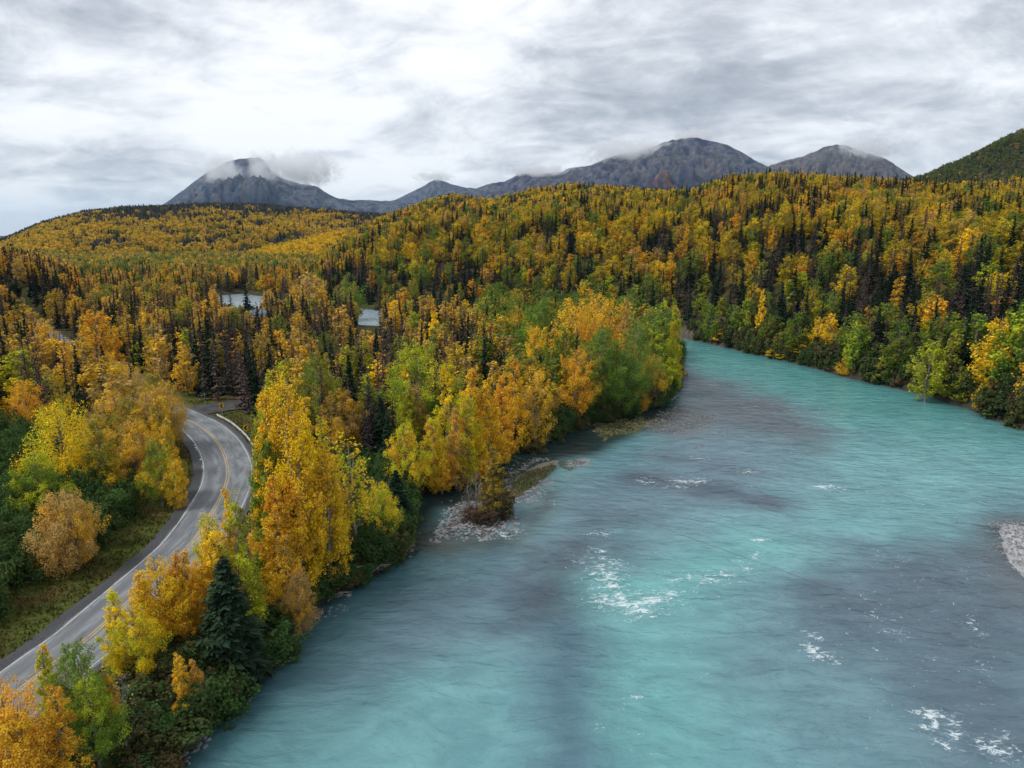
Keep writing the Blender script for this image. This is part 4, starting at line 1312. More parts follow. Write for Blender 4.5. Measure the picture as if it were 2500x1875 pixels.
    assign(ontop, [(0.9 * (tt > .40) + .05, 'cottonwood', 'alder', 'olive'), (0.30 * (tt < .5) + .03, 'cottonwood', 'tan', 'olive'), (0.06, 'birch', 'gold', 'tan'), (0.40, 'spruce', 'spruce', 'spruce'), (0.25 * (tt < .6), 'dead', 'dead', 'dead2')])
    assign(onleft, [(0.15, 'birch', 'tan', 'gold'), (0.10, 'birch', 'gold', 'orange'), (0.45, 'dead', 'dead', 'dead2'), (0.35, 'spruce', 'spruce', 'spruce2')])
    pxb, pyb = project(X, Y, Z)
    burnt = vn & in_poly([(488, 992), (700, 972), (960, 930), (1010, 830), (820, 790), (560, 850), (480, 930)], pxb, pyb)
    assign(burnt & (u2 < 0.8), [(0.45, 'dead', 'dead', 'deadred'), (0.2, 'dead', 'dead2', 'dead'), (0.25, 'spruce', 'spruce', 'spruce2'), (0.10, 'birch', 'gold', 'tan')])
    # near strip between road and river, and the alders left of the road
    strip = valley & (lr < 0.5) & (r < 118) & (sd < 45)
    edge = (sd < 6.5) & (r < 420)
    assign(strip, [(0.42, 'shrub', 'alder', 'dkgreen'), (0.12, 'shrub', 'willow', 'olive'), (0.10, 'birch', 'green', 'olive'), (0.08, 'birch', 'gold', 'tan'), (0.05, 'birch', 'olive', 'tan'), (0.10, 'spruce', 'spruce', 'spruce2'), (0.05, 'dead', 'dead', 'dead2')])
    ald = valley & (lr > 0.5) & (r < 135) & (d < 55)
    assign(ald, [(0.92, 'shrub', 'alder', 'dkgreen'), (0.05, 'shrub', 'dkgreen', 'willow'), (0.03, 'birch', 'olive', 'gold')])
    rb = edge & onright
    assign(rb, [(0.16, 'shrub', 'willow', 'alder'), (0.26, 'spruce', 'spruce', 'spruce2'), (0.28, 'dead', 'dead', 'dead2'), (0.12, 'cottonwood', 'green', 'olive'), (0.12, 'birch', 'olive', 'ygreen'), (0.06, 'birch', 'gold', 'orange')])
    assign(edge & ~onright & (u3 < 0.85), [(0.36, 'shrub', 'alder', 'willow'), (0.44, 'shrub', 'willow', 'brown'), (0.06, 'birch', 'gold', 'olive'), (0.06, 'spruce', 'spruce', 'spruce2'), (0.06, 'shrub', 'brown', 'willow')])
    assign(BK & ~onright, [(0.60, 'shrub', 'alder', 'dkgreen'), (0.28, 'shrub', 'willow', 'alder'), (0.04, 'shrub', 'brown', 'willow'), (0.03, 'spruce', 'spruce', 'spruce2'), (0.05, 'birch', 'gold', 'olive')])
    assign(BK & onright, [(0.34, 'shrub', 'alder', 'willow'), (0.44, 'shrub', 'willow', 'alder'), (0.10, 'shrub', 'brown', 'willow'), (0.05, 'spruce', 'spruce', 'spruce2'), (0.04, 'birch', 'gold', 'olive')])
    # sizes
    H = np.choose(K, [15.5 * rs.uniform(.75, 1.2, N), 12.6 * rs.uniform(.62, 1.2, N), 13.5 * rs.uniform(.5, 1.25, N), 13.5 * rs.uniform(.55, 1.2, N), 3.8 * rs.uniform(.7, 1.35, N)])
    Wd = np.choose(K, [8.2 * rs.uniform(.75, 1.25, N), 5.7 * rs.uniform(.75, 1.35, N), 5.2 * rs.uniform(.75, 1.2, N), 4.3 * rs.uniform(.8, 1.25, N), 5.0 * rs.uniform(.8, 1.35, N)])
    H = np.where(ald & (K == 4), H * 1.35, H)
    H = np.where((K == 0) & (r > 170) & ~point, H * 0.86, H); Wd = np.where((K == 0) & (r > 170) & ~point, Wd * 0.74, Wd)
    hillside = onright | onfar | onspur | ontop
    Wd = np.where(hillside & (K == 0), Wd * 1.22, Wd); H = np.where(hillside & (K == 0) & (sd > 40), H * 0.90, np.where(hillside & (K == 1), H * .85, H))
    H = np.where(strip & (K != 4), H * 0.62, H); H = np.where(BK & (K != 4), H * 0.5, H); H = np.where(BK & onright & (K == 4), H * rs.uniform(.6, 1.5, N), H)
    H = np.where(onfar | onspur | ontop, H * 0.9, H)
    H = np.where(onright & (r > 620), H * 0.9, H)
    H = np.where((r > 620) & (K < 2), H * 1.0, H)
    Wd = np.where((r > 1200) & (K < 2), Wd * 1.25, Wd)
    Wd = np.where((r > 1200) & ((K == 2) | (K == 3)), Wd * 1.9, Wd); Wd = np.where((r > 620) & (r <= 1200) & ((K == 2) | (K == 3)), Wd * 1.25, Wd)
    ok = vis.copy() & ~(onright & (rs.rand(N) < 0.22) & ~BK)
    for (x, y, w) in PLACED:
        kr = np.where(K == 4, max(w * 0.6, 1.1), w + 1.2)
        ok &= ~((np.abs(X - x) < w + 1.2) & (np.hypot(X - x, Y - y) < kr))
        if math.hypot(x, y) < 95 and w < 1.2:      # low trees near the camera are not buried in brush
            ux, uy = x / math.hypot(x, y), y / math.hypot(x, y)
            al = (x - X) * ux + (y - Y) * uy; ac = np.abs((X - x) * uy - (Y - y) * ux)
            H = np.where((al > 0) & (al < 6) & (ac < 2.6) & (K == 4), np.minimum(H, 2.3), H)
    # nothing grows where it would stand in front of what the photograph shows open
    pbx, pby = project(X, Y, Z + 0.3 * H); ptx, pty = project(X, Y, Z + H); pmx, pmy = project(X, Y, Z + 0.7 * H)
    wpx = Wd * 0.42 / np.maximum(r, 1) * FPX
    for poly in CLEAR_PX:
        for qx, qy in ((ptx, pty), (pmx, pmy), (pbx, pby)):
            for off in (-1, 0, 1):
                k_ = 1.0 if off == 0 else 0.8
                ok &= ~in_poly(poly, qx + off * wpx * k_, qy)
    # shrub crowding: thin the grid out for big trees in the near zone
    nearz = r < 150
    ok &= ~((K == 4) & (sd < 12) & ~onright & (r < 420) & (rs.rand(N) < 0.0))
    ok &= ~(nearz & (K != 4) & (rs.rand(N) > 0.42) & (strip | ald))
    ok &= ~(nearz & ~(strip | ald) & (K != 4) & (rs.rand(N) > 0.62))
    tmul = rs.uniform(0.78, 1.18, N)
    TA = np.array([TINT[c] for c in cats])
    T1 = TA[C1] * tmul[:, None] * np.stack([1 + 0.05 * rs.normal(size=N), np.ones(N), np.ones(N)], 1); T2 = TA[C2] * tmul[:, None]
    sel = np.where(ok)[0]
    X, Y, Z, H, Wd, K, C1, LOD, r, T1, T2, az, sd = [q[sel] for q in (X, Y, Z, H, Wd, K, C1, LOD, r, T1, T2, az, sd)]
    strip, ald, edge, point, onright, onleft, lr = [q[sel] for q in (strip, ald, edge, point, onright, onleft, lr)]
    RZ = rs.uniform(0, 6.283, len(X))
    # the ones that show largest become trees of their own
    pcx, pcy = project(X, Y, Z + H * .6)
    inframe = (pcx > -20) & (pcx < 2520) & (pcy > -40) & (pcy < 1990) & (Y > 5)
    app = np.where(inframe, H * np.sqrt(Wd) / r, 0)
    single = np.zeros(len(X), bool)
    nh = {k: sum(1 for h in HAND if h[0] == k) for k in KINDS_T}
    for k, name in enumerate(kinds):
        idx = np.where(K == k)[0]
        lim = 296 - nh[name]
        o = idx[np.argsort(-app[idx])][:lim]
        single[o[app[o] > 0]] = True
    HUE = dict(yellow='bright yellow', gold='gold', orange='orange', tan='faded tan', ygreen='yellow-green', olive='olive', green='green', dkgreen='dark green', alder='deep green',
               willow='dull olive', spruce='dark green', dead='brown', dead2='grey', deadred='rusty', brown='brownish', spruce2='dark green', ltgreen='light green')
    NOUN = ['cottonwood', 'birch', 'spruce', 'dead spruce', 'shrub']
    LM = [('the farther chevron sign', 543, 1000), ('the gravel island', 1180, 1270), ('the blue-roofed cabin', 633, 787), ('the red-roofed cabin', 1088, 855), ('the white truck', 149, 788),
          ('the distant river bend', 590, 730), ('the small gap of river', 895, 778), ('the utility pole', 992, 1037), ('the leggy pale-trunked birch', 870, 1220), ('the broad spruce on the bank', 562, 1450),
          ('the golden cottonwood by the road', 415, 1450), ('the tallest yellow cottonwood', 735, 1100), ('the bare white sapling', 312, 1740), ('the thin-leaved tan tree', 158, 1260),
          ('the bright yellow spreading tree', 158, 1060), ('the big yellow-green cottonwood', 1020, 900), ('the orange-gold cottonwood', 1165, 960), ('the green grove', 1480, 850), ('the tip of the point', 1645, 860),
          ('the eroded bank', 1700, 800), ('the crooked-trunk tree', 2258, 900), ('the straight grey trunk', 2420, 870), ('the feathery orange tree', 258, 810), ('the rounded gold tree', 763, 720), ('the pondweed', 1510, 1050),
          ('the inside of the road bend', 410, 1130), ('the bright yellow leaning birch', 1853, 760), ('the grassy spit', 1320, 1160), ('the top of the right hill', 1900, 480), ('the dark slope at the left edge', 40, 700),
          ('the orange corner tree', 40, 1760), ('the twin-topped gold birch', 2020, 810), ('the bright orange-gold birch near the water', 450, 1690)]
    ORD = ['nearest', 'second', 'third', 'fourth', 'fifth', 'sixth', 'seventh', 'eighth', 'ninth', 'tenth', 'eleventh', 'twelfth']
    iS = np.where(single)[0]
    qx, qy = project(X[iS], Y[iS], Z[iS] + H[iS] * 0.6)
    lx = np.array([l[1] for l in LM]); ly = np.array([l[2] for l in LM])
    DD = np.hypot(qx[:, None] - lx, qy[:, None] - ly)
    near_l = DD.argmin(1); dmin = DD.min(1)
    order = np.argsort(dmin); seen = {}; labels = [None] * len(iS)
    for o_ in order:
        i = iS[o_]; l = near_l[o_]; dx, dy = qx[o_] - lx[l], qy[o_] - ly[l]
        dr = ('right of' if dx > 0 else 'left of') if abs(dx) > abs(dy) else ('beyond' if dy < 0 else 'below')
        size = ('low ' if H[i] < 8 else 'tall ' if H[i] > 14.5 else '') if K[i] != 4 else ('big ' if Wd[i] > 6.2 else 'small ' if Wd[i] < 4.6 else '')
        key = f'{size}{HUE[cats[C1[i]]]} {NOUN[K[i]]} {dr} {LM[l][0]}'
        n_ = seen.get(key, 0); seen[key] = n_ + 1
        labels[o_] = ((ORD[n_] + ' ' + key) if n_ < 12 else ('outlying ' + key), 'trees around ' + LM[l][0][4:] if K[i] != 4 else 'shrubs around ' + LM[l][0][4:])
    for o_, i in enumerate(iS):
        lab, grp = labels[o_]
        put_tree(kinds[K[i]], X[i], Y[i], Z[i] - .15, H[i], Wd[i], T1[i].tolist(), T2[i].tolist(), RZ[i], lab, grp if not lab.startswith('outlying') else lab + ', alike', 'near' if r[i] < 135 else 'mid')
    # the rest: one mass of each kind
    for k, name in enumerate(kinds):
        variants = [MID[name], FAR[name]]
        lib = bpy.data.collections.new(name + '_shapes')
        nv = []
        c = 0
        for vi, vs_ in enumerate([NEAR[name][:2]] + variants):
            nv.append((c, len(vs_)))
            for v in vs_:
                o = bpy.data.objects.new('%s_%02d' % (name, c), v['whole']); lib.objects.link(o); c += 1
        m = (K == k) & ~single
        idx = np.where(m)[0]
        me = bpy.data.meshes.new(name + '_stand')
        me.vertices.add(len(idx))
        me.vertices.foreach_set('co', np.stack([X[idx], Y[idx], Z[idx] - .15], 1).astype(np.float32).ravel())
        set_attr(me, 'tint', T1[idx], 'FLOAT_VECTOR'); set_attr(me, 'tint2', T2[idx], 'FLOAT_VECTOR')
        kk = KINDS_T[name]
        set_attr(me, 'scl', np.stack([Wd[idx] / kk['W'], Wd[idx] / kk['W'], H[idx] / kk['H']], 1), 'FLOAT_VECTOR')
        set_attr(me, 'rotz', np.stack([np.zeros(len(idx)), np.zeros(len(idx)), RZ[idx]], 1), 'FLOAT_VECTOR')
        st = np.array([q[0] for q in nv]); ct = np.array([q[1] for q in nv])
        vid = st[LOD[idx]] + rs.randint(0, 1000, len(idx)) % ct[LOD[idx]]
        a = me.attributes.new('variant', 'INT', 'POINT'); a.data.foreach_set('value', vid.astype(np.int32))
        nm = dict(cottonwood='cottonwood_forest', birch='birch_forest', spruce='spruce_forest', dead='dead_spruce_forest', shrub='undergrowth')[name]
        o = bpy.data.objects.new(nm, me); COL.objects.link(o)
        lb = dict(cottonwood='rounded yellow and olive treetops covering the valley and hills', birch='slim gold and tan birches filling the valley beyond the road', spruce='dark green spruces scattered through the autumn forest',
                  dead='bare grey-brown dead spruces scattered through the forest', shrub='low shrubs between the trees and along the banks')[name]
        tag(o, lb, 'forest' if name != 'shrub' else 'undergrowth', None, 'stuff')
        ng = bpy.data.node_groups.new(nm + '_nodes', 'GeometryNodeTree')
        ng.interface.new_socket('Geometry', in_out='INPUT', socket_type='NodeSocketGeometry')
        ng.interface.new_socket('Geometry', in_out='OUTPUT', socket_type='NodeSocketGeometry')
        gi = ng.nodes.new('NodeGroupInput'); go = ng.nodes.new('NodeGroupOutput')
        inst = ng.nodes.new('GeometryNodeInstanceOnPoints')
        cinf = ng.nodes.new('GeometryNodeCollectionInfo'); cinf.inputs[0].default_value = lib; cinf.inputs[1].default_value = True; cinf.inputs[2].default_value = True
        ng.links.new(gi.outputs[0], inst.inputs['Points']); ng.links.new(cinf.outputs[0], inst.inputs['Instance'])
        inst.inputs['Pick Instance'].default_value = True
        def na(nm_, t_):
            q = ng.nodes.new('GeometryNodeInputNamedAttribute'); q.data_type = t_; q.inputs[0].default_value = nm_
            return [s for s in q.outputs if s.enabled and s.name == 'Attribute'][0]
        ng.links.new(na('variant', 'INT'), inst.inputs['Instance Index'])
        ng.links.new(na('rotz', 'FLOAT_VECTOR'), inst.inputs['Rotation'])
        ng.links.new(na('scl', 'FLOAT_VECTOR'), inst.inputs['Scale'])
        ng.links.new(inst.outputs[0], go.inputs[0])
        md = o.modifiers.new('stand', 'NODES'); md.node_group = ng
        print('FOREST', nm, len(idx), 'single', int((single & (K == k)).sum()))


forest()
# ------------------------------------------------------------------ road
def ribbon(path, o0, o1, z, name, mat, parent=None, wob=0.0, uv=True, skirt=0.0):
    p = np.asarray(path, float)
    d = np.gradient(p, axis=0); d /= np.linalg.norm(d, axis=1, keepdims=True)
    nrm = np.stack([d[:, 1], -d[:, 0]], 1)      # to the right of the running direction
    k = max(2, int(abs(o1 - o0) / 0.9) + 2)
    offs = np.linspace(o0, o1, k)
    s = np.concatenate([[0], np.cumsum(np.linalg.norm(np.diff(p, axis=0), axis=1))])
    V, UV = [], []
    for j, o in enumerate(offs):
        oo = o + (wob * fbm(s, s * 0 + j, 6, 3, 61) if (wob and j in (0, k - 1)) else 0)
        oo = np.broadcast_to(oo, len(p))
        zz = np.full(len(p), z)
        V.append(np.stack([p[:, 0] + nrm[:, 0] * oo, p[:, 1] + nrm[:, 1] * oo, zz], 1)); UV.append(np.stack([np.full(len(p), o), s], 1))
    V = np.stack(V, 1).reshape(-1, 3); UV = np.stack(UV, 1).reshape(-1, 2)
    n = len(p)
    i = np.arange(n - 1)[:, None] * k + np.arange(k - 1)[None, :]
    F = np.stack([i, i + k, i + k + 1, i + 1], -1).reshape(-1, 4)
    o_ = link_mesh(name, V, F, mat, parent)
    if uv:
        set_attr(o_.data, 'lat', UV[:, 0]); set_attr(o_.data, 'lon', UV[:, 1])
    return o_


def road_material():
    m, b, out = new_mat('road_asphalt')
    lat = b.attr('lat', out='Fac'); lon = b.attr('lon', out='Fac')
    cmb = b.n('ShaderNodeCombineXYZ'); b.link(b.math('MULTIPLY', lat, 1.0), cmb.inputs[0]); b.link(b.math('MULTIPLY', lon, 0.16), cmb.inputs[1])
    pos = b.n('ShaderNodeNewGeometry').outputs['Position']
    n1 = b.noise(cmb.outputs[0], 1.1, 6, 0.6, 0.3)
    grain = b.noise(pos, 6.0, 5, 0.7)
    base = b.mix(b.ramp(n1, 0.36, 0.64), (0.125, 0.138, 0.148), (0.235, 0.255, 0.270))
    # old dark strip of the paved shoulder, with a ragged inner edge
    e = b.math('ADD', lat, b.math('MULTIPLY', b.math('SUBTRACT', n1, 0.5), 0.9))
    base = b.mix(b.math('MULTIPLY', b.ramp(e, -3.55, -3.75), 0.90), base, b.mix(b.ramp(grain, .4, .65), (0.028, 0.030, 0.033), (0.062, 0.063, 0.067)))
    base = b.mix(b.math('MULTIPLY', b.ramp(e, 3.75, 3.95), 0.90), base, (0.055, 0.055, 0.058))
    # worn darker wheel track of the inner lane
    tr = b.math('ABSOLUTE', b.math('ADD', lat, 2.35))
    base = b.mix(b.math('MULTIPLY', b.ramp(tr, 0.75, 0.25), b.math('MULTIPLY', b.ramp(n1, 0.38, 0.55), 0.5)), base, (0.105, 0.107, 0.115))
    tr2 = b.math('ABSOLUTE', b.math('ADD', lat, 0.55))
    base = b.mix(b.math('MULTIPLY', b.ramp(tr2, 0.45, 0.1), b.math('MULTIPLY', b.ramp(n1, 0.42, 0.6), 0.55)), base, (0.10, 0.10, 0.105))
    # crack seals across the lanes
    cr = b.n('ShaderNodeTexVoronoi', feature='DISTANCE_TO_EDGE'); b.link(cmb.outputs[0], cr.inputs[0]); cr.inputs['Scale'].default_value = 0.9
    base = b.mix(b.math('MULTIPLY', b.ramp(cr.outputs[0], 0.02, 0.005), b.math('MULTIPLY', b.ramp(n1, .5, .6), 0.7)), base, (0.06, 0.06, 0.065))
    base = b.mix(1.0, base, b.mix(grain, (0.82, 0.82, 0.82), (1.16, 1.16, 1.16)), 'MULTIPLY')
    principled(b, out, base, 0.72, 0.35, bump(b, grain, 0.25, 0.02))
    return m


M_ROAD = road_material()
M_SIDE = mottled('dark_gravel', (0.045, 0.044, 0.044), (0.080, 0.078, 0.076), 0.5, 0.9, 0.5, 0.05, 0.2)


def paint_mat(name, c, wear):
    m, b, out = new_mat(name)
    pos = b.n('ShaderNodeNewGeometry').outputs['Position']
    n = b.noise(pos, 1.6, 6, 0.7)
    col = b.mix(b.ramp(n, 0.50, 0.66), c, wear)
    principled(b, out, col, 0.6, 0.4)
    return m


M_WHITE = paint_mat('white_road_paint', (0.52, 0.52, 0.51), (0.26, 0.27, 0.28))
M_YELLOW = paint_mat('yellow_road_paint', (0.58, 0.38, 0.12), (0.30, 0.25, 0.17))
rd = ribbon(ROAD, -5.0, 4.6, ROAD_Z, 'road', M_ROAD, wob=0.35)
tag(rd, kind='structure')
_sd0 = SIDE[:]
sr = ribbon(SIDE, -4.5, 5.0, ROAD_Z - 0.03, 'side_road', M_SIDE, wob=0.8)
tag(sr, kind='structure')
for nm, o0, o1, mt in (('white_edge_line', -3.53, -3.41, M_WHITE), ('white_edge_line', 3.45, 3.57, M_WHITE), ('yellow_centre_line', -0.21, -0.11, M_YELLOW), ('yellow_centre_line', 0.11, 0.21, M_YELLOW)):
    q = ribbon(ROAD, o0, o1, ROAD_Z + 0.006, nm, mt, uv=False)
    tag(q, kind='structure')


def quad_box(x0, x1, y0, y1, z0, z1):
    v = [(x0, y0, z0), (x1, y0, z0), (x1, y1, z0), (x0, y1, z0), (x0, y0, z1), (x1, y0, z1), (x1, y1, z1), (x0, y1, z1)]
    f = [(0, 3, 2, 1), (4, 5, 6, 7), (0, 1, 5, 4), (1, 2, 6, 5), (2, 3, 7, 6), (3, 0, 4, 7)]
    return v, f


def boxes(name, lst, mat, parent=None):
    V, F = [], []
    for b_ in lst:
        v, f = quad_box(*b_)
        k = len(V); V += v; F += [tuple(i + k for i in q) for q in f]
    return link_mesh(name, V, F, mat, parent)


M_STEEL = mottled('galvanised_steel', (0.58, 0.59, 0.60), (0.44, 0.45, 0.46), 2.0, 0.45, 0.1, 0.01, 0.5, (0.22, 0.20, 0.18))
M_SIGNY = mottled('yellow_sign_sheet', (0.80, 0.50, 0.02), (0.76, 0.46, 0.02), 3.0, 0.45, 0.05, 0.005, 0.5)
M_SIGNK = mottled('black_sign_print', (0.015, 0.015, 0.015), (0.025, 0.024, 0.022), 3.0, 0.5, 0.05, 0.005, 0.4)
M_SIGNG = mottled('green_sign_sheet', (0.01, 0.24, 0.13), (0.012, 0.20, 0.12), 3.0, 0.45, 0.05, 0.005, 0.5)
M_WOODG = mottled('weathered_wood', (0.30, 0.28, 0.25), (0.17, 0.155, 0.14), 1.5, 0.9, 0.4, 0.02, 0.1)
M_WOODD = mottled('dark_wood', (0.10, 0.075, 0.05), (0.055, 0.042, 0.03), 1.5, 0.9, 0.4, 0.02, 0.1)


def chevron_sign(px, base_py, top_py, label):
    x, y, z = solve_ground(px, base_py)
    r = math.hypot(x, y)
    zt = z_at(px, top_py, r)
    yaw = math.atan2(x, y)
    t = empty('chevron_sign', (x, y, z), -yaw)
    Hs = zt - z
    hs, ws = 1.04, 0.84
    boxes('post', [(-0.04, 0.04, 0.03, 0.09, -0.4, Hs - 0.15)], M_STEEL, t)
    pn = boxes('panel', [(-ws / 2, ws / 2, -0.012, 0.012, Hs - hs, Hs)], M_SIGNY, t)
    # one black chevron pointing left, as thin sheet proud of the panel
    c = Hs - hs / 2; a = 0.40
    pts = [(0.32, c + a), (-0.03, c + a), (-0.33, c), (-0.03, c - a), (0.32, c - a), (0.03, c)]
    V = [(p, -0.0145, q) for p, q in pts] + [(p, -0.022, q) for p, q in pts]
    F = [(6, 7, 8, 11), (8, 9, 10, 11), (0, 5, 2, 1), (2, 5, 4, 3)] + [(i, (i + 1) % 6, (i + 1) % 6 + 6, i + 6) for i in range(6)]
    link_mesh('chevron', V, F, M_SIGNK, t)
    tag(t, label, 'road sign', 'chevron signs on the outside of the bend')


chevron_sign(543, 1020, 984.5, 'farther yellow chevron sign standing clear beside the side road')
chevron_sign(602, 1072, 1037.5, 'nearer yellow chevron sign close beside the olive birch')

x, y, z = solve_ground(501.5, 991)
t = empty('street_name_sign', (x, y, z), -math.atan2(x, y))
Hs = z_at(501.5, 961, math.hypot(x, y)) - z
boxes('post', [(-0.035, 0.035, -0.035, 0.035, -0.3, Hs - 0.15)], M_STEEL, t)
boxes('sign_blade', [(-0.44, 0.46, -0.02, 0.02, Hs - 0.36, Hs - 0.10)], M_SIGNG, t)
q = boxes('sign_blade', [(-0.015, 0.015, -0.38, 0.38, Hs - 0.08, Hs + 0.16)], M_SIGNG, t)
q.rotation_euler = (0, 0, 0.5)
tag(t, 'green street name sign on a slim post at the side road', 'street sign')

# guardrail on the outside of the bend
_dv = np.gradient(ROAD, axis=0); _dv /= np.linalg.norm(_dv, axis=1, keepdims=True)
_off = ROAD + np.stack([_dv[:, 1], -_dv[:, 0]], 1) * 4.95
_i0 = int(np.argmin(np.hypot(*(_off - np.array(P(511, 1024, ROAD_Z))).T))); _i1 = int(np.argmin(np.hypot(*(_off - np.array(P(600, 1160, ROAD_Z))).T)))
gp = catmull([tuple(q) for q in _off[min(_i0, _i1):max(_i0, _i1) + 1:3][::-1]], 1.2)
g = empty('guardrail', (gp[0][0], gp[0][1], ROAD_Z - 0.2))
gl = gp - gp[0]
d = np.gradient(gl, axis=0); d /= np.linalg.norm(d, axis=1, keepdims=True); nr_ = np.stack([d[:, 1], -d[:, 0]], 1)
prof = [(0.02, 0.46), (-0.07, 0.54), (0.0, 0.65), (-0.07, 0.76), (0.02, 0.84), (0.10, 0.84), (0.17, 0.74), (0.09, 0.65), (0.17, 0.56), (0.10, 0.46)]
V = []
for i in range(len(gl)):
    for (o, h) in prof:
        V.append((gl[i, 0] + nr_[i, 0] * o, gl[i, 1] + nr_[i, 1] * o, h + 0.15))
k = len(prof)
F = [(i * k + j, i * k + (j + 1) % k, (i + 1) * k + (j + 1) % k, (i + 1) * k + j) for i in range(len(gl) - 1) for j in range(k)]
link_mesh('rail', V, F, M_STEEL, g)
pm = None
for i in range(0, len(gl), 3):
    if pm is None:
        o = boxes('post', [(-0.06, 0.06, -0.14, -0.02, -0.4, 0.95)], M_WOODG, g); pm = o.data
    else:
        o = bpy.data.objects.new('post', pm); COL.objects.link(o); o.parent = g
    o.location = (gl[i, 0] + nr_[i, 0] * 0.1, gl[i, 1] + nr_[i, 1] * 0.1, 0)
    o.rotation_euler = (0, 0, math.atan2(d[i, 1], d[i, 0]))
tag(g, 'galvanised steel guardrail along the outside of the road bend', 'guardrail')

# puddles in the paved shoulder
mp, b, out = new_mat('puddle_water')
pp = principled(b, out, (0.45, 0.47, 0.50, 1), 0.03, 1.0); pp.inputs['Metallic'].default_value = 0.6
for px, py, a_, lab in ((480.5, 1086.5, 5, 'topmost'), (483.8, 1092, 6, 'largest upper'), (485, 1096.5, 4, 'third'), (496.5, 1117.6, 3.5, 'small lower'), (495, 1121.3, 6, 'lowest')):
    cx_, cy_ = P(px - 4, py, ROAD_Z)
    th = np.linspace(0, 2 * np.pi, 14, endpoint=False)
    rr = a_ / 2 / FPX * 118 * 1.35 * (1 + 0.22 * np.sin(th * 2 + px) + 0.1 * np.sin(th * 5))
    V = [(cx_ + q * math.cos(w) * 1.0, cy_ + q * math.sin(w) * 1.1, ROAD_Z + 0.006) for q, w in zip(rr, th)]
    V += [(vx, vy, ROAD_Z + 0.001) for vx, vy, _ in V]
    nn_ = len(th)
    F = [tuple(range(nn_))] + [(i, i + nn_, (i + 1) % nn_ + nn_, (i + 1) % nn_) for i in range(nn_)]
    o = link_mesh('puddle', V, F, mp)
    tag(o, f'{lab} bright puddle on the dark road shoulder', 'puddle', 'puddles on the shoulder')


# ------------------------------------------------------------------ shoals, islands, stones
def blob(seed, sx, sy, sz, sub=2):
    import bmesh
    bm = bmesh.new()
    bmesh.ops.create_icosphere(bm, subdivisions=sub, radius=1.0)
    rs = np.random.RandomState(seed)
    pl = [(Vector(rs.normal(size=3)).normalized(), rs.uniform(0.55, 0.85)) for _ in range(7)]
    for v in bm.verts:
        for n_, dd in pl:
            e = v.co.dot(n_) - dd
            if e > 0: v.co -= n_ * e
        v.co = Vector((v.co.x * sx, v.co.y * sy, v.co.z * sz))
    me = bpy.data.meshes.new('stone')
    bm.to_mesh(me); bm.free()
    return me


def island(name, poly, h, col1, col2, seed, res=0.35, mat=None, kind='structure'):
    poly = np.array(poly)
    x0, y0 = poly.min(0) - 2.5; x1, y1 = poly.max(0) + 2.5
    nx, ny = int((x1 - x0) / res), int((y1 - y0) / res)
    X, Y = np.meshgrid(np.linspace(x0, x1, nx), np.linspace(y0, y1, ny))
    sd = poly_sd([tuple(p) for p in poly], X, Y) + 0.9 * fbm(X, Y, 3.2, 4, seed)
    Z = -0.12 - 0.25 * sstep(sd / 2.0) + h * sstep((0.4 - sd) / 2.2) + 0.05 * fbm(X, Y, 0.9, 3, seed + 2)
    Z = np.where(sd > 0.5, -0.5, Z)
    i = np.arange(ny - 1)[:, None] * nx + np.arange(nx - 1)[None, :]
    F = np.stack([i, i + 1, i + nx + 1, i + nx], -1).reshape(-1, 4)
    zf = Z.ravel()[F].max(1)
    F = F[zf > -0.3]
    if mat is None:
        mat, b, out = new_mat(name + '_gravel')
        pos = b.n('ShaderNodeNewGeometry').outputs['Position']
        vo = b.n('ShaderNodeTexVoronoi'); b.link(pos, vo.inputs[0]); vo.inputs['Scale'].default_value = 4.5
        c = b.mix(b.ramp(vo.outputs['Distance'], 0.15, 0.55), col2, col1)
        c = b.mix(1.0, c, b.mix(b.noise(pos, 0.9, 5, .6), (0.55, 0.55, 0.55), (1.35, 1.35, 1.35)), 'MULTIPLY')
        hgt = b.math('SUBTRACT', 1.0, vo.outputs['Distance'])
        principled(b, out, c, 0.85, 0.2, bump(b, hgt, 0.8, 0.12))
    o = link_mesh(name, np.stack([X.ravel(), Y.ravel(), Z.ravel()], 1), F, mat, smooth=True)
    tag(o, kind=kind)
    return o


M_STONE = mottled('river_stone', (0.27, 0.27, 0.28), (0.15, 0.15, 0.155), 0.7, 0.85, 0.4, 0.03, 0.2, (0.07, 0.067, 0.064))
M_STONED = mottled('wet_stone', (0.20, 0.195, 0.19), (0.11, 0.105, 0.10), 1.1, 0.6, 0.4, 0.03, 0.35)
island('gravel_bar', ISLAND_STONES, 0.16, (0.13, 0.125, 0.12), (0.045, 0.042, 0.038), 71)
island('gravel_bar', ISLAND_GRASS, 0.30, (0.24, 0.21, 0.17), (0.10, 0.085, 0.06), 73)
island('gravel_bar', SPIT_TAIL, 0.05, (0.14, 0.13, 0.10), (0.06, 0.055, 0.045), 75)
island('gravel_bar', BAR, 0.55, (0.42, 0.42, 0.43), (0.26, 0.26, 0.27), 77, 0.45)

STONES = [blob(900 + i, 1, 0.8, 0.5) for i in range(5)]
for s_ in STONES: s_.materials.append(M_STONE)


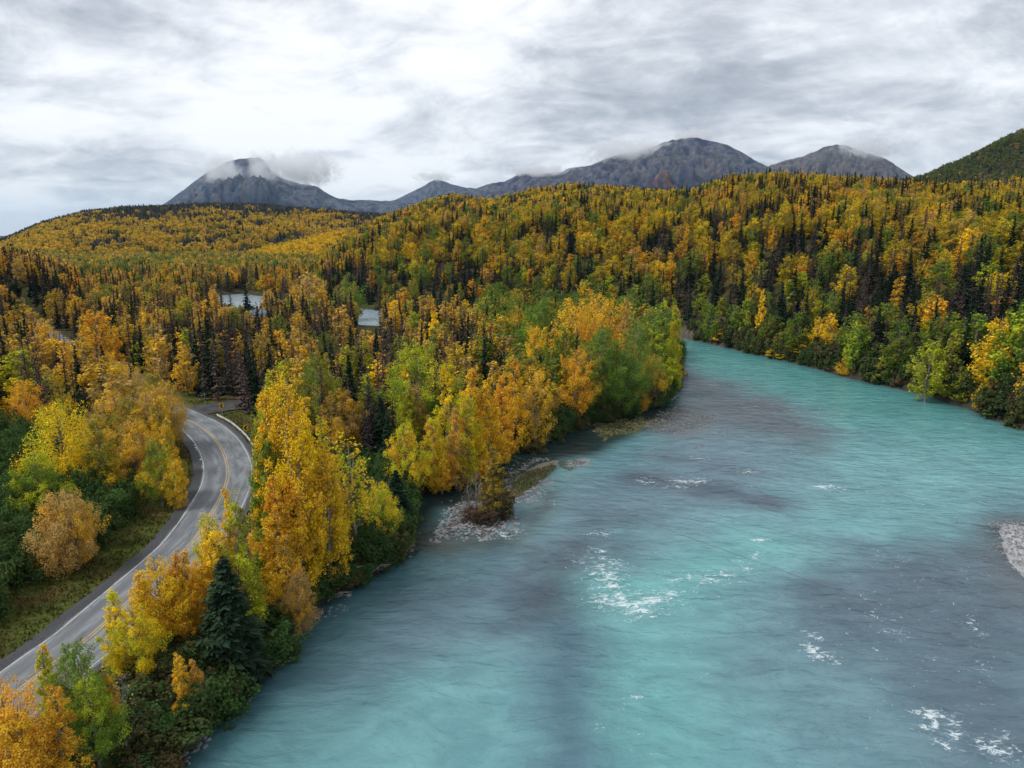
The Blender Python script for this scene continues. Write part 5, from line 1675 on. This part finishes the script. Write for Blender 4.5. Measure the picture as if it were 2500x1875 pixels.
def gravel_mass(name, polys, n, smin, smax, mats, seed, label, z0=0.0, flat=0.55):
    """a heap of stones nobody could count, joined into one object"""
    rs = np.random.RandomState(seed)
    base = np.array([[1, 0, 0], [.5, .86, .1], [-.5, .8, 0], [-1, 0, .05], [-.5, -.86, 0], [.5, -.8, .05], [.35, .2, .62], [-.35, .25, .6], [-.1, -.4, .58]])
    fc = [(0, 1, 6), (1, 2, 7, 6), (2, 3, 7), (3, 4, 8, 7), (4, 5, 8), (5, 0, 6, 8), (6, 7, 8)]
    V, F = [], []
    cnt = 0
    for poly, w in polys:
        pl = np.array([P(*p) for p in poly]); x0, y0 = pl.min(0); x1, y1 = pl.max(0)
        m = int(n * w); k = 0
        while k < m:
            x_, y_ = rs.uniform(x0, x1), rs.uniform(y0, y1)
            sdv = poly_sd([tuple(q) for q in pl], np.array([x_]), np.array([y_]))[0]
            if sdv > rs.exponential(0.5): 
                if rs.rand() < 0.97: continue
            k += 1
            s = rs.uniform(smin, smax) * (rs.rand() ** 1.5 * 0.8 + 0.5)
            a_ = rs.uniform(0, 6.28); ca_, sa_ = math.cos(a_), math.sin(a_)
            b_ = base * (1 + 0.18 * rs.normal(size=base.shape)) * s * np.array([1, rs.uniform(.6, 1), flat * 1.3])
            b_ = np.stack([b_[:, 0] * ca_ - b_[:, 1] * sa_ + x_, b_[:, 0] * sa_ + b_[:, 1] * ca_ + y_, b_[:, 2] + z0 + 0.16 * sstep(-sdv / 2) - 0.02], 1)
            kk = len(V) * 9
            V.append(b_); F += [tuple(i + kk for i in q) for q in fc]; cnt += 1
    o = link_mesh(name, np.concatenate(V), F, mats)
    tag(o, label, 'gravel', None, 'stuff')
    return o


gravel_mass('gravel', [([(1055, 1300), (1085, 1262), (1095, 1240), (1140, 1222), (1180, 1228), (1215, 1262), (1262, 1262), (1250, 1290), (1215, 1300), (1180, 1318), (1130, 1300), (1090, 1316), (1060, 1324)], 1.0)],
            720, 0.14, 0.42, M_STONE, 81, 'pale grey stones heaped on the small gravel island')
gravel_mass('gravel', [([(1240, 1215), (1290, 1190), (1340, 1165), (1350, 1172), (1300, 1215), (1250, 1232)], 0.5), ([(1235, 1190), (1262, 1155), (1300, 1130), (1350, 1118), (1300, 1122), (1240, 1160)], 0.25),
                       ([(1380, 1128), (1440, 1120), (1436, 1132), (1395, 1142)], 0.25)], 900, 0.10, 0.34, M_STONE, 83, 'stones along the edges of the grassy spit')
gravel_mass('gravel', [([(1600, 1010), (1650, 990), (1700, 1005), (1762, 1018), (1750, 1035), (1700, 1050), (1640, 1062), (1590, 1060), (1560, 1040)], 1.0)], 1100, 0.10, 0.40, M_STONED, 85,
            'dark wet stones breaking the surface of the shallows off the point', -0.10)
gravel_mass('gravel', [([(1730, 1052), (1775, 1045), (1790, 1055), (1745, 1068)], 0.4), ([(1690, 1085), (1730, 1080), (1735, 1095), (1700, 1100)], 0.2), ([(1660, 1060), (1720, 1040), (1725, 1050), (1670, 1075)], 0.4)], 170, 0.12, 0.35, M_STONED, 87,
            'scattered dark stones in the grey shallows', -0.08)
gravel_mass('gravel', [([(425, 1845), (500, 1788), (520, 1798), (470, 1850), (440, 1880)], 0.4), ([(560, 1720), (610, 1664), (640, 1640), (650, 1650), (600, 1700)], 0.2), ([(780, 1495), (860, 1450), (870, 1458), (800, 1510)], 0.2), ([(975, 1345), (1010, 1330), (1010, 1345), (980, 1360)], 0.2)],
            90, 0.15, 0.4, M_STONE, 89, 'stones along the foot of the near bank')
BAR_EDGE = [(2434, 1288), (2446, 1276), (2500, 1284), (2600, 1300), (2600, 1480), (2500, 1415), (2472, 1392), (2450, 1352), (2440, 1318)]
gravel_mass('gravel', [(BAR_EDGE, 1.0)], 1500, 0.05, 0.20, M_STONE, 91, 'fine pale gravel on the bar at the right edge', 0.36)
_bl = [(1100, 1246), (1128, 1238), (1150, 1232), (1195, 1296), (1230, 1290), (1262, 1268), (1170, 1304), (1112, 1292), (1085, 1302), (1070, 1308), (1140, 1306), (1218, 1268), (1240, 1202), (1318, 1178), (1262, 1282), (1240, 1305)]
for i, (px, py) in enumerate(_bl):
    bx_, by_ = P(px, py)
    o = bpy.data.objects.new('boulder', STONES[i % 5]); COL.objects.link(o)
    s_ = 0.42 + 0.28 * ((i * 7) % 5) / 5
    o.location = (bx_, by_, 0.12); o.scale = (s_, s_, s_); o.rotation_euler = (0, 0, i * 1.3)
    tag(o, f'pale grey boulder {i + 1 and ["at the upper left rim", "just right of the upper left rim", "behind the willows", "at the lower middle rim", "at the lower right rim", "at the right rim", "in the lower stones", "in the left stones", "at the lower left rim", "at the far lower left", "among the front stones", "beside the lone tree", "on the near spit edge", "on the middle spit edge", "off the right rim in the water", "off the lower right rim in the water"][i]} of the gravel island', 'boulder', 'boulders of the gravel island')
for i, (px, py) in enumerate([(433, 1834), (452, 1812), (470, 1795), (486, 1786), (444, 1843)]):
    bx_, by_ = P(px, py)
    o = bpy.data.objects.new('boulder', STONES[(i + 2) % 5]); COL.objects.link(o)
    s_ = 0.34 + 0.06 * i
    o.location = (bx_, by_, 0.1); o.scale = (s_, s_, s_); o.rotation_euler = (0, 0, i * 1.7)
    tag(o, f'{["second lowest", "middle", "second highest", "topmost", "lowest"][i]} pale boulder at the foot of the near bank', 'boulder', 'boulders under the near bank')


def blades(name, polys, n, hmin, hmax, w, tints, seed, label, cat, z0=0.1, flat=False, mat=None):
    rs = np.random.RandomState(seed)
    cen = []
    for poly, wt in polys:
        pl = np.array([P(*p) for p in poly]); x0, y0 = pl.min(0); x1, y1 = pl.max(0)
        m = int(n * wt)
        x_ = rs.uniform(x0, x1, m * 6); y_ = rs.uniform(y0, y1, m * 6)
        sdv = poly_sd([tuple(q) for q in pl], x_, y_) + (3.5 if flat else 1.2) * fbm(x_, y_, 4.5, 4, seed)
        ok = np.where(sdv < 0)[0][:m]
        cen.append(np.stack([x_[ok], y_[ok], np.full(len(ok), z0)], 1))
    cen = np.concatenate(cen); m = len(cen)
    if flat:
        nn = np.array([0, 0, 1.0]) + rnd_unit(rs, m) * 0.08; ax = rnd_unit(rs, m) * [1, 1, 0.02]
        L_ = rs.uniform(hmin, hmax, m)
        q = kites(cen, nn, ax, L_, L_ * w, rs)
    else:
        ax = np.array([0, 0, 1.0]) + rnd_unit(rs, m) * 0.55; L_ = rs.uniform(hmin, hmax, m)
        q = kites(cen + ax * (L_ * .35)[:, None], rnd_unit(rs, m) * [1, 1, 0.3], ax, L_, np.full(m, w), rs)
    me = quads_mesh(name, [(q, mat or M_LEAF, rs.uniform(0, 1, m))])
    o = bpy.data.objects.new(name, me); COL.objects.link(o)
    o['tint'] = TINT[tints[0]] if isinstance(tints[0], str) else tints[0]; o['tint2'] = TINT[tints[1]] if isinstance(tints[1], str) else tints[1]
    tag(o, label, cat, None, 'stuff')
    return o


blades('grass', [([(1222, 1222), (1240, 1190), (1265, 1170), (1300, 1150), (1345, 1135), (1362, 1142), (1330, 1170), (1290, 1198), (1250, 1220)], 1)], 1900, 0.25, 0.6, 0.16, [(0.14, 0.17, 0.05), (0.24, 0.20, 0.10)], 3,
       'short green and straw coloured grass on the spit', 'grass', 0.15)
blades('pondweed', [([(1452, 1034), (1500, 1028), (1560, 1018), (1590, 1035), (1560, 1052), (1500, 1072), (1470, 1078), (1450, 1065)], 0.85), ([(1560, 1020), (1620, 1018), (1640, 1035), (1590, 1060)], 0.15)], 1250, 0.3, 0.8, 0.5,
       [(0.30, 0.28, 0.12), (0.18, 0.18, 0.07)], 5, 'yellowish floating pondweed in the dark backwater', 'pondweed', 0.03, True)
blades('pondweed', [([(1236, 1165), (1262, 1150), (1290, 1140), (1300, 1150), (1262, 1172), (1240, 1182)], 0.5), ([(1360, 1128), (1400, 1118), (1420, 1125), (1380, 1150)], 0.5)], 520, 0.2, 0.5, 0.5, [(0.20, 0.19, 0.09), (0.14, 0.14, 0.06)], 7,
       'loose weed drifting beside the grassy spit', 'pondweed', 0.03, True)

# verge grass and weeds beside the road
def verge():
    rs = np.random.RandomState(9)
    n = 52000
    i = rs.randint(0, len(ROAD) - 1, n)
    p = ROAD[i]; dd = ROAD[i + 1] - ROAD[i]; dd = dd / np.linalg.norm(dd, axis=1, keepdims=True); nn = np.stack([dd[:, 1], -dd[:, 0]], 1)
    off = np.where(rs.rand(n) < 0.8, -rs.uniform(4.9, 15.0, n), rs.uniform(5.3, 9.5, n))
    q = p + nn * off[:, None] + rs.uniform(-1, 1, (n, 2))
    r_ = np.hypot(q[:, 0], q[:, 1]); m = (r_ < 170) & (q[:, 1] > 20) & (line_d(_rl, q[:, 0], q[:, 1]) > 4.95) & (line_d(_sl, q[:, 0], q[:, 1]) > 4.9)
    q = q[m]; z_ = terrain(q[:, 0], q[:, 1])
    cl = fbm(q[:, 0], q[:, 1], 5, 3, 91)
    cen = np.stack([q[:, 0], q[:, 1], z_ + 0.02], 1); m_ = len(cen)
    ax = np.array([0, 0, 1.0]) + rnd_unit(rs, m_) * 0.7; L_ = rs.uniform(0.2, 0.75, m_) * (1 + cl)
    for k, (nm, msk, t1, t2, lb) in enumerate((('grass', cl < 0.12, (0.105, 0.115, 0.024), (0.055, 0.075, 0.018), 'olive green grass and weeds on the road verge'),
                                               ('weeds', cl >= 0.12, (0.17, 0.105, 0.045), (0.10, 0.10, 0.030), 'reddish brown autumn weeds in patches on the road verge'))):
        c_, a_, l_ = cen[msk], ax[msk], L_[msk]
        qd = kites(c_ + a_ * (l_ * .35)[:, None], rnd_unit(rs, len(c_)) * [1, 1, .3] + [0, 0, .4], a_, l_, np.full(len(c_), 0.20), rs)
        me = quads_mesh(nm, [(qd, M_LEAF, rs.uniform(0, 1, len(c_)))])
        o = bpy.data.objects.new(nm, me); COL.objects.link(o); o['tint'] = t1; o['tint2'] = t2
        tag(o, lb, 'grass' if k == 0 else 'weeds', None, 'stuff')


verge()


# the tree and brush on the gravel island
def at_px(px, py, z=0.15):
    x_, y_ = P(px, py, z); return x_, y_, z


x, y, z = at_px(1203, 1262)
put_tree('poplar', x, y, z, 10.8, 5.0, [0.46, 0.33, 0.05], [0.15, 0.115, 0.04], 1.0, 'lone bushy tree with olive-gold top on the gravel island', 'trees on the gravel island', variant=2)
for i, (px, py, h_, w_) in enumerate(((1165, 1262, 7.6, 4.6), (1180, 1270, 6.0, 4.6), (1145, 1264, 5.4, 4.2), (1218, 1266, 4.6, 4.6))):
    x, y, z = at_px(px, py)
    put_tree('bare', x, y, z, h_, w_, [0.20, 0.13, 0.08], [0.13, 0.09, 0.06], i * 1.3,
             ['tallest twiggy brown willow left of the lone island tree', 'twiggy brown willow in front of the lone island tree', 'leftmost twiggy willow on the gravel island', 'twiggy willow right of the lone island tree'][i], 'willows on the gravel island', variant=0)
for i, (px, py, h_, w_) in enumerate(((1158, 1270, 2.0, 3.6), (1190, 1274, 2.2, 3.6), (1222, 1262, 3.2, 3.6), (1208, 1245, 3.6, 4.0))):
    x, y, z = at_px(px, py)
    put_tree('shrub', x, y, z, h_, w_, [[0.15, 0.10, 0.07], [0.13, 0.09, 0.06], [0.13, 0.12, 0.04], [0.16, 0.13, 0.04]][i], [0.10, 0.08, 0.05], i * 1.1,
             ['leftmost low brown willow at the foot of the lone island tree', 'low brown willow right under the lone island tree', 'dull olive willow on the right of the lone island tree', 'taller olive willow behind the lone island tree'][i],
             'willows on the gravel island', variant=i)


def stick(name, pts, r0, mat, label, cat, group, twigs=0, seed=0):
    rs = np.random.RandomState(seed)
    pts = np.array(pts, float); o0 = pts[0].copy(); lp = pts - o0
    qs = [tube(lp, np.linspace(r0, r0 * 0.35, len(lp)), 6)]
    L_ = np.linalg.norm(lp[-1])
    for k in range(twigs):
        s = rs.uniform(0.3, 0.95); c = lp[0] * (1 - s) + lp[-1] * s
        dv = rnd_unit(rs, 1)[0]; dv[2] = abs(dv[2]) * 0.6
        qs.append(tube(np.array([c, c + dv * L_ * .10, c + dv * L_ * .2]), [r0 * .35, r0 * .22, r0 * .08], 3))
    me = quads_mesh(name, [(np.concatenate(qs), mat, None)])
    o = bpy.data.objects.new(name, me); o.location = o0; COL.objects.link(o)
    tag(o, label, cat, group)
    return o


M_DRIFT = mottled('bleached_wood', (0.50, 0.48, 0.45), (0.33, 0.31, 0.28), 1.0, 0.9, 0.4, 0.02, 0.1)
stick('driftwood_log', [(*P(1284, 1087), .25), (*P(1310, 1080), .4), (*P(1350, 1078), .3)], 0.22, M_DRIFT, 'bleached forked driftwood log at the mouth of the side channel', 'log', 'driftwood', 8, 1)
stick('driftwood_log', [(*P(1388, 1043), .25), (*P(1402, 1042), .35), (*P(1425, 1036), .3)], 0.14, M_DRIFT, 'thin bleached log under the brush on the dark backwater', 'log', 'driftwood', 4, 2)
stick('driftwood_log', [(*P(1130, 1262), .3), (*P(1180, 1285), .7), (*P(1235, 1240), .9)], 0.12, M_WOODD, 'dark curved branch lying at the foot of the lone island tree', 'log', 'driftwood', 12, 3)
stick('driftwood_log', [(*P(1200, 1268), .5), (*P(1250, 1238), 1.0), (*P(1285, 1245), .5)], 0.10, M_WOODG, 'grey branch reaching from the lone island tree over the water', 'log', 'driftwood', 9, 4)
for i, (a_, c_, h1, h2, lb) in enumerate((((870, 1385), (935, 1392), 2.2, 0.3, 'bare grey fallen branch hanging over the water below the leggy birch'), ((905, 1400), (955, 1378), 0.5, 1.4, 'second tangle of bare branches just right of the hanging branch'),
                                       ((800, 1468), (860, 1445), 0.4, 0.8, 'bleached branches lying on the bank left of the hanging branch'), ((700, 1568), (745, 1535), 0.3, 0.6, 'small bleached branch at the waterline below the faded orange birch'),
                                       ((985, 1340), (1015, 1332), 0.4, 0.6, 'grey branches at the lower mouth of the side channel'), ((1000, 1255), (1018, 1250), 0.4, 0.7, 'dead branches on the bank inside the side channel'),
                                       ((1640, 978), (1665, 960), 0.4, 0.9, 'dead branches dipping into the shallows at the tip of the point'))):
    p0 = P(*a_, h1); p1 = P(*c_, h2)
    md_ = ((p0[0] + p1[0]) / 2, (p0[1] + p1[1]) / 2, (h1 + h2) / 2 + 0.5)
    stick('fallen_branch', [(*p0, h1), md_, (*p1, h2)], 0.10, M_WOODG, lb, 'branch', 'dead branches on the bank', 16, 20 + i)
# fallen trunks on the far side
def hillpt(px, py):
    x_, y_, z_ = solve_ground(px, py); return (x_, y_, z_ + 0.5)


stick('fallen_tree', [hillpt(1740, 820), (*(0.5 * (np.array(hillpt(1740, 820)) + np.array(hillpt(1765, 800))) + [0, 0, .8]),), hillpt(1765, 800)], 0.28, M_DRIFT, 'white fallen trunk leaning down the eroded bank across the river', 'log', 'fallen trunks', 3, 31)
stick('fallen_tree', [hillpt(1672, 815), hillpt(1690, 795)], 0.16, M_WOODG, 'thin grey fallen trunk left of the white one on the eroded bank', 'log', 'fallen trunks', 3, 32)
stick('fallen_tree', [hillpt(1683, 818), hillpt(1704, 792)], 0.13, M_WOODG, 'slim grey pole between the two larger fallen trunks', 'log', 'fallen trunks', 2, 33)
stick('fallen_tree', [(*P(2300, 955, 2.5), 2.5), (*P(2335, 965, 1.2), 1.2)], 0.16, M_WOODG, 'grey fallen trunk beside the crooked-trunk tree on the far bank', 'log', 'fallen trunks', 5, 34)

# ------------------------------------------------------------------ utility pole and wires
rp_ = 128.0
u_ = az_of(992, 1037)
px_, py_ = rp_ * math.sin(u_), rp_ * math.cos(u_)
zt_ = z_at(992, 1033, rp_)
zb_ = ground_z(px_, py_)
t = empty('utility_pole', (px_, py_, zb_), -u_ + 0.25)
hp = zt_ - zb_
me = quads_mesh('pole', [(tube(np.array([[0, 0, -.5], [0, 0, hp]]), [0.17, 0.11], 8), M_WOODG, None)])
o = bpy.data.objects.new('pole', me); COL.objects.link(o); o.parent = t
boxes('crossarm', [(-1.25, 1.25, -0.06, 0.06, hp - 0.42, hp - 0.28)], M_WOODG, t)
for sx in (-1.1, -0.35, 1.1):
    boxes('insulator', [(sx - .05, sx + .05, -.05, .05, hp - 0.28, hp - 0.08)], M_STEEL, t)
tag(t, 'wooden utility pole with a crossarm rising out of the near forest', 'utility pole')


def wire(p0, p1, sag, rad, label, n=40):
    s = np.linspace(0, 1, n)[:, None]
    p = np.array(p0) * (1 - s) + np.array(p1) * s
    p[:, 2] -= 4 * sag * (s * (1 - s))[:, 0]
    o0 = p[0].copy()
    me = quads_mesh('power_line', [(tube(p - o0, np.full(n, rad), 3), M_WIRE, None)])
    o = bpy.data.objects.new('power_line', me); o.location = o0; COL.objects.link(o)
    tag(o, label, 'power line', 'wires crossing the river')


M_WIRE = mottled('wire_metal', (0.10, 0.10, 0.11), (0.07, 0.07, 0.075), 2, 0.5, 0, 0.01, 0.4)
zw = zt_ - 0.15
def far_pt(px, py, z_): return (*P(px, py, z_), z_)
wire((px_ - 0.9, py_ - 0.2, zw), far_pt(2500, 1598, 7.0), 0.9, 0.022, 'nearest wire, the dark one crossing the turquoise plume')
wire((px_ + 0.2, py_, zw), far_pt(2500, 1488, 8.0), 0.9, 0.016, 'middle wire crossing the river above the gravel island')
wire((px_ + 1.1, py_ + 0.2, zw), far_pt(2500, 1450, 8.0), 0.9, 0.016, 'farthest wire crossing the river above the gravel island')


# ------------------------------------------------------------------ cabins and the parked vehicle
def cabin(px, py, w, dpt, hw, hr, rz, wall_c, roof_c, label, lift=0.0):
    x_, y_, z_ = solve_ground(px, py)
    z_ += lift
    t = empty('cabin', (x_, y_, z_), rz)
    mw = mottled('log_wall', wall_c, tuple(v * 0.6 for v in wall_c), 1.0, 0.9)
    mr = mottled('metal_roof', roof_c, tuple(v * 0.8 for v in roof_c), 0.6, 0.45, 0.1, 0.01, 0.5)
    V = [(-w, -dpt, -2 - lift), (w, -dpt, -2 - lift), (w, dpt, -2 - lift), (-w, dpt, -2 - lift), (-w, -dpt, hw), (w, -dpt, hw), (w, dpt, hw), (-w, dpt, hw), (-w, 0, hw + hr), (w, 0, hw + hr)]
    F = [(0, 1, 5, 4), (2, 3, 7, 6), (1, 2, 6, 9, 5), (3, 0, 4, 8, 7)]
    link_mesh('wall', V, F, mw, t)
    e = 0.5
    sl = hr / dpt
    V = []
    for zz in (0.03, 0.2):
        V += [(-w - e, -dpt - e, hw - sl * e + zz), (w + e, -dpt - e, hw - sl * e + zz), (w + e, 0, hw + hr + zz), (-w - e, 0, hw + hr + zz), (w + e, dpt + e, hw - sl * e + zz), (-w - e, dpt + e, hw - sl * e + zz)]
    F = [(0, 1, 2, 3), (3, 2, 4, 5), (9, 8, 7, 6), (11, 10, 8, 9), (0, 6, 7, 1), (1, 7, 8, 2), (2, 8, 10, 4), (4, 10, 11, 5), (5, 11, 9, 3), (3, 9, 6, 0)]
    rf = link_mesh('roof', V, F, mr, t)
    boxes('chimney', [(w * .4, w * .4 + .5, .3, .8, hw, hw + hr + .9)], M_STONED, rf)
    f = boxes('window', [(-w * .5 - .6, -w * .5 + .6, -dpt - .05, -dpt + .02, 1.0, 2.0)], M_WOODD, t)
    f = boxes('door', [(w * .2, w * .2 + .9, -dpt - .05, -dpt + .02, 0, 2.0)], M_WOODD, t)
    tag(t, label, 'cabin')


cabin(633, 796, 2.9, 2.8, 4.2, 2.2, 0.25, (0.20, 0.15, 0.10), (0.10, 0.24, 0.46), 'cabin with a blue metal roof half hidden in the valley forest')
cabin(1088, 868, 3.0, 2.4, 3.6, 2.0, 0.7, (0.14, 0.10, 0.07), (0.42, 0.13, 0.08), 'cabin with a rusty red roof in the forest behind the yellow-green cottonwood')
cabin(785, 868, 3.0, 2.6, 2.6, 1.8, -0.4, (0.16, 0.13, 0.10), (0.30, 0.36, 0.36), 'cabin with a pale grey roof deep among the dead spruces')

x, y, z = solve_ground(149, 791)
t = empty('parked_truck', (x, y, z + 0.1), math.radians(25))
M_CARW = mottled('white_car_paint', (0.78, 0.78, 0.78), (0.72, 0.72, 0.72), 1, 0.25, 0, 0.01, 0.5)
M_GLASS = mottled('dark_glass', (0.03, 0.035, 0.04), (0.04, 0.045, 0.05), 1, 0.1, 0, 0.01, 0.6)
M_TYRE = mottled('tyre_rubber', (0.02, 0.02, 0.02), (0.03, 0.03, 0.03), 1, 0.8)
V = [(-2.7, -.95, .45), (2.7, -.95, .45), (2.7, .95, .45), (-2.7, .95, .45), (-2.7, -.95, 1.15), (2.7, -.95, 1.10), (2.7, .95, 1.10), (-2.7, .95, 1.15)]
link_mesh('body', V, [(0, 3, 2, 1), (4, 5, 6, 7), (0, 1, 5, 4), (1, 2, 6, 5), (2, 3, 7, 6), (3, 0, 4, 7)], M_CARW, t)
V = [(-.6, -.9, 1.1), (1.4, -.9, 1.1), (1.4, .9, 1.1), (-.6, .9, 1.1), (-.4, -.75, 1.85), (.8, -.75, 1.85), (.8, .75, 1.85), (-.4, .75, 1.85)]
link_mesh('cab', V, [(4, 5, 6, 7), (0, 1, 5, 4), (1, 2, 6, 5), (2, 3, 7, 6), (3, 0, 4, 7)], M_CARW, t)
boxes('window', [(-.3, .75, -.86, .86, 1.25, 1.62)], M_GLASS, t)
for sx in (-1.8, 1.8):
    for sy in (-.9, .9):
        th = np.linspace(0, 2 * np.pi, 13)[:-1]
        V = [(sx + .42 * math.cos(a_), sy - .12, .42 + .42 * math.sin(a_)) for a_ in th] + [(sx + .42 * math.cos(a_), sy + .12, .42 + .42 * math.sin(a_)) for a_ in th]
        link_mesh('wheel', V, [tuple(range(12)), tuple(range(23, 11, -1))] + [(i, i + 12, (i + 1) % 12 + 12, (i + 1) % 12) for i in range(12)], M_TYRE, t)
tag(t, 'small white truck parked by the far stretch of road', 'truck')


# ------------------------------------------------------------------ cloud wisps on the mountains, and the air between
def wisp(px, py, R, sx, sy, sz, dens, seed, label):
    import bmesh
    a_ = az_of(px, py)
    bm = bmesh.new(); bmesh.ops.create_icosphere(bm, subdivisions=3, radius=1.0)
    me = bpy.data.meshes.new('cloud_wisp'); bm.to_mesh(me); bm.free()
    m, b, out = new_mat('cloud_vapour')
    tc = b.n('ShaderNodeTexCoord').outputs['Object']
    ln = b.vmath('LENGTH', tc)
    pos = b.n('ShaderNodeNewGeometry').outputs['Position']
    nz = b.noise(b.vmath('ADD', pos, (seed * 511.0, seed * 77.0, 0)), 0.0085, 7, 0.62, 0.9)
    f = b.math('SUBTRACT', b.math('ADD', nz, 0.22), b.math('MULTIPLY', b.math('POWER', ln, 2.0), 0.34))
    f = b.ramp(f, 0.50, 0.80)
    vol = b.n('ShaderNodeVolumePrincipled')
    b.link(b.math('MULTIPLY', f, dens), vol.inputs['Density'])
    vol.inputs['Color'].default_value = (1, 1, 1, 1)
    vol.inputs['Anisotropy'].default_value = 0.2
    vol.inputs['Emission Color'].default_value = (0.8, 0.85, 0.9, 1)
    b.link(vol.outputs[0], out.inputs['Volume'])
    me.materials.append(m)
    o = bpy.data.objects.new('cloud_wisp', me); COL.objects.link(o)
    o.location = (R * math.sin(a_), R * math.cos(a_), z_at(px, py, R))
    o.scale = (sx, sy, sz); o.rotation_euler = (0, 0, -a_)
    tag(o, label, 'cloud', 'low clouds snagged on the mountains', 'stuff')
    return o
for args in ((545, 425, 7600, 260, 260, 230, 0.011, 1, 'white cloud scrap on the left shoulder of the leftmost mountain'),
             (640, 415, 7500, 190, 220, 260, 0.009, 2, 'thin cloud strand hanging on the face of the leftmost mountain'),
             (735, 412, 8300, 560, 420, 260, 0.011, 3, 'cloud bank trailing off the right flank of the leftmost mountain'),
             (1320, 418, 7000, 460, 300, 80, 0.011, 4, 'low cloud strip along the ridge left of the high summit'),
             (1540, 372, 7000, 560, 300, 150, 0.012, 5, 'cloud bank lying on the shoulder of the highest mountain'),
             (1700, 332, 7200, 300, 250, 90, 0.012, 6, 'thin cap of cloud on the highest summit'),
             (2110, 365, 9100, 420, 300, 170, 0.008, 7, 'faint cloud streak on the right-hand peak'),
             (1060, 432, 11300, 420, 300, 100, 0.008, 8, 'small cloud cap on the low middle peak')):
    wisp(*args)

# the air: one even, closed box of thin haze round the whole scene, below the sky
HZ = 1150.0
mh, b, out = new_mat('haze_air')
vol = b.n('ShaderNodeVolumePrincipled')
vol.inputs['Color'].default_value = (0.50, 0.75, 1.0, 1)
vol.inputs['Density'].default_value = 2.0e-5
vol.inputs['Anisotropy'].default_value = 0.0
b.link(vol.outputs[0], out.inputs['Volume'])
S_ = 32000.0
hv, hf_ = quad_box(-S_, S_, -S_, S_, -4.0, 1500.0)
hz = link_mesh('haze', hv, hf_, mh)
tag(hz, 'thin even haze filling the valley air', 'haze', None, 'stuff')
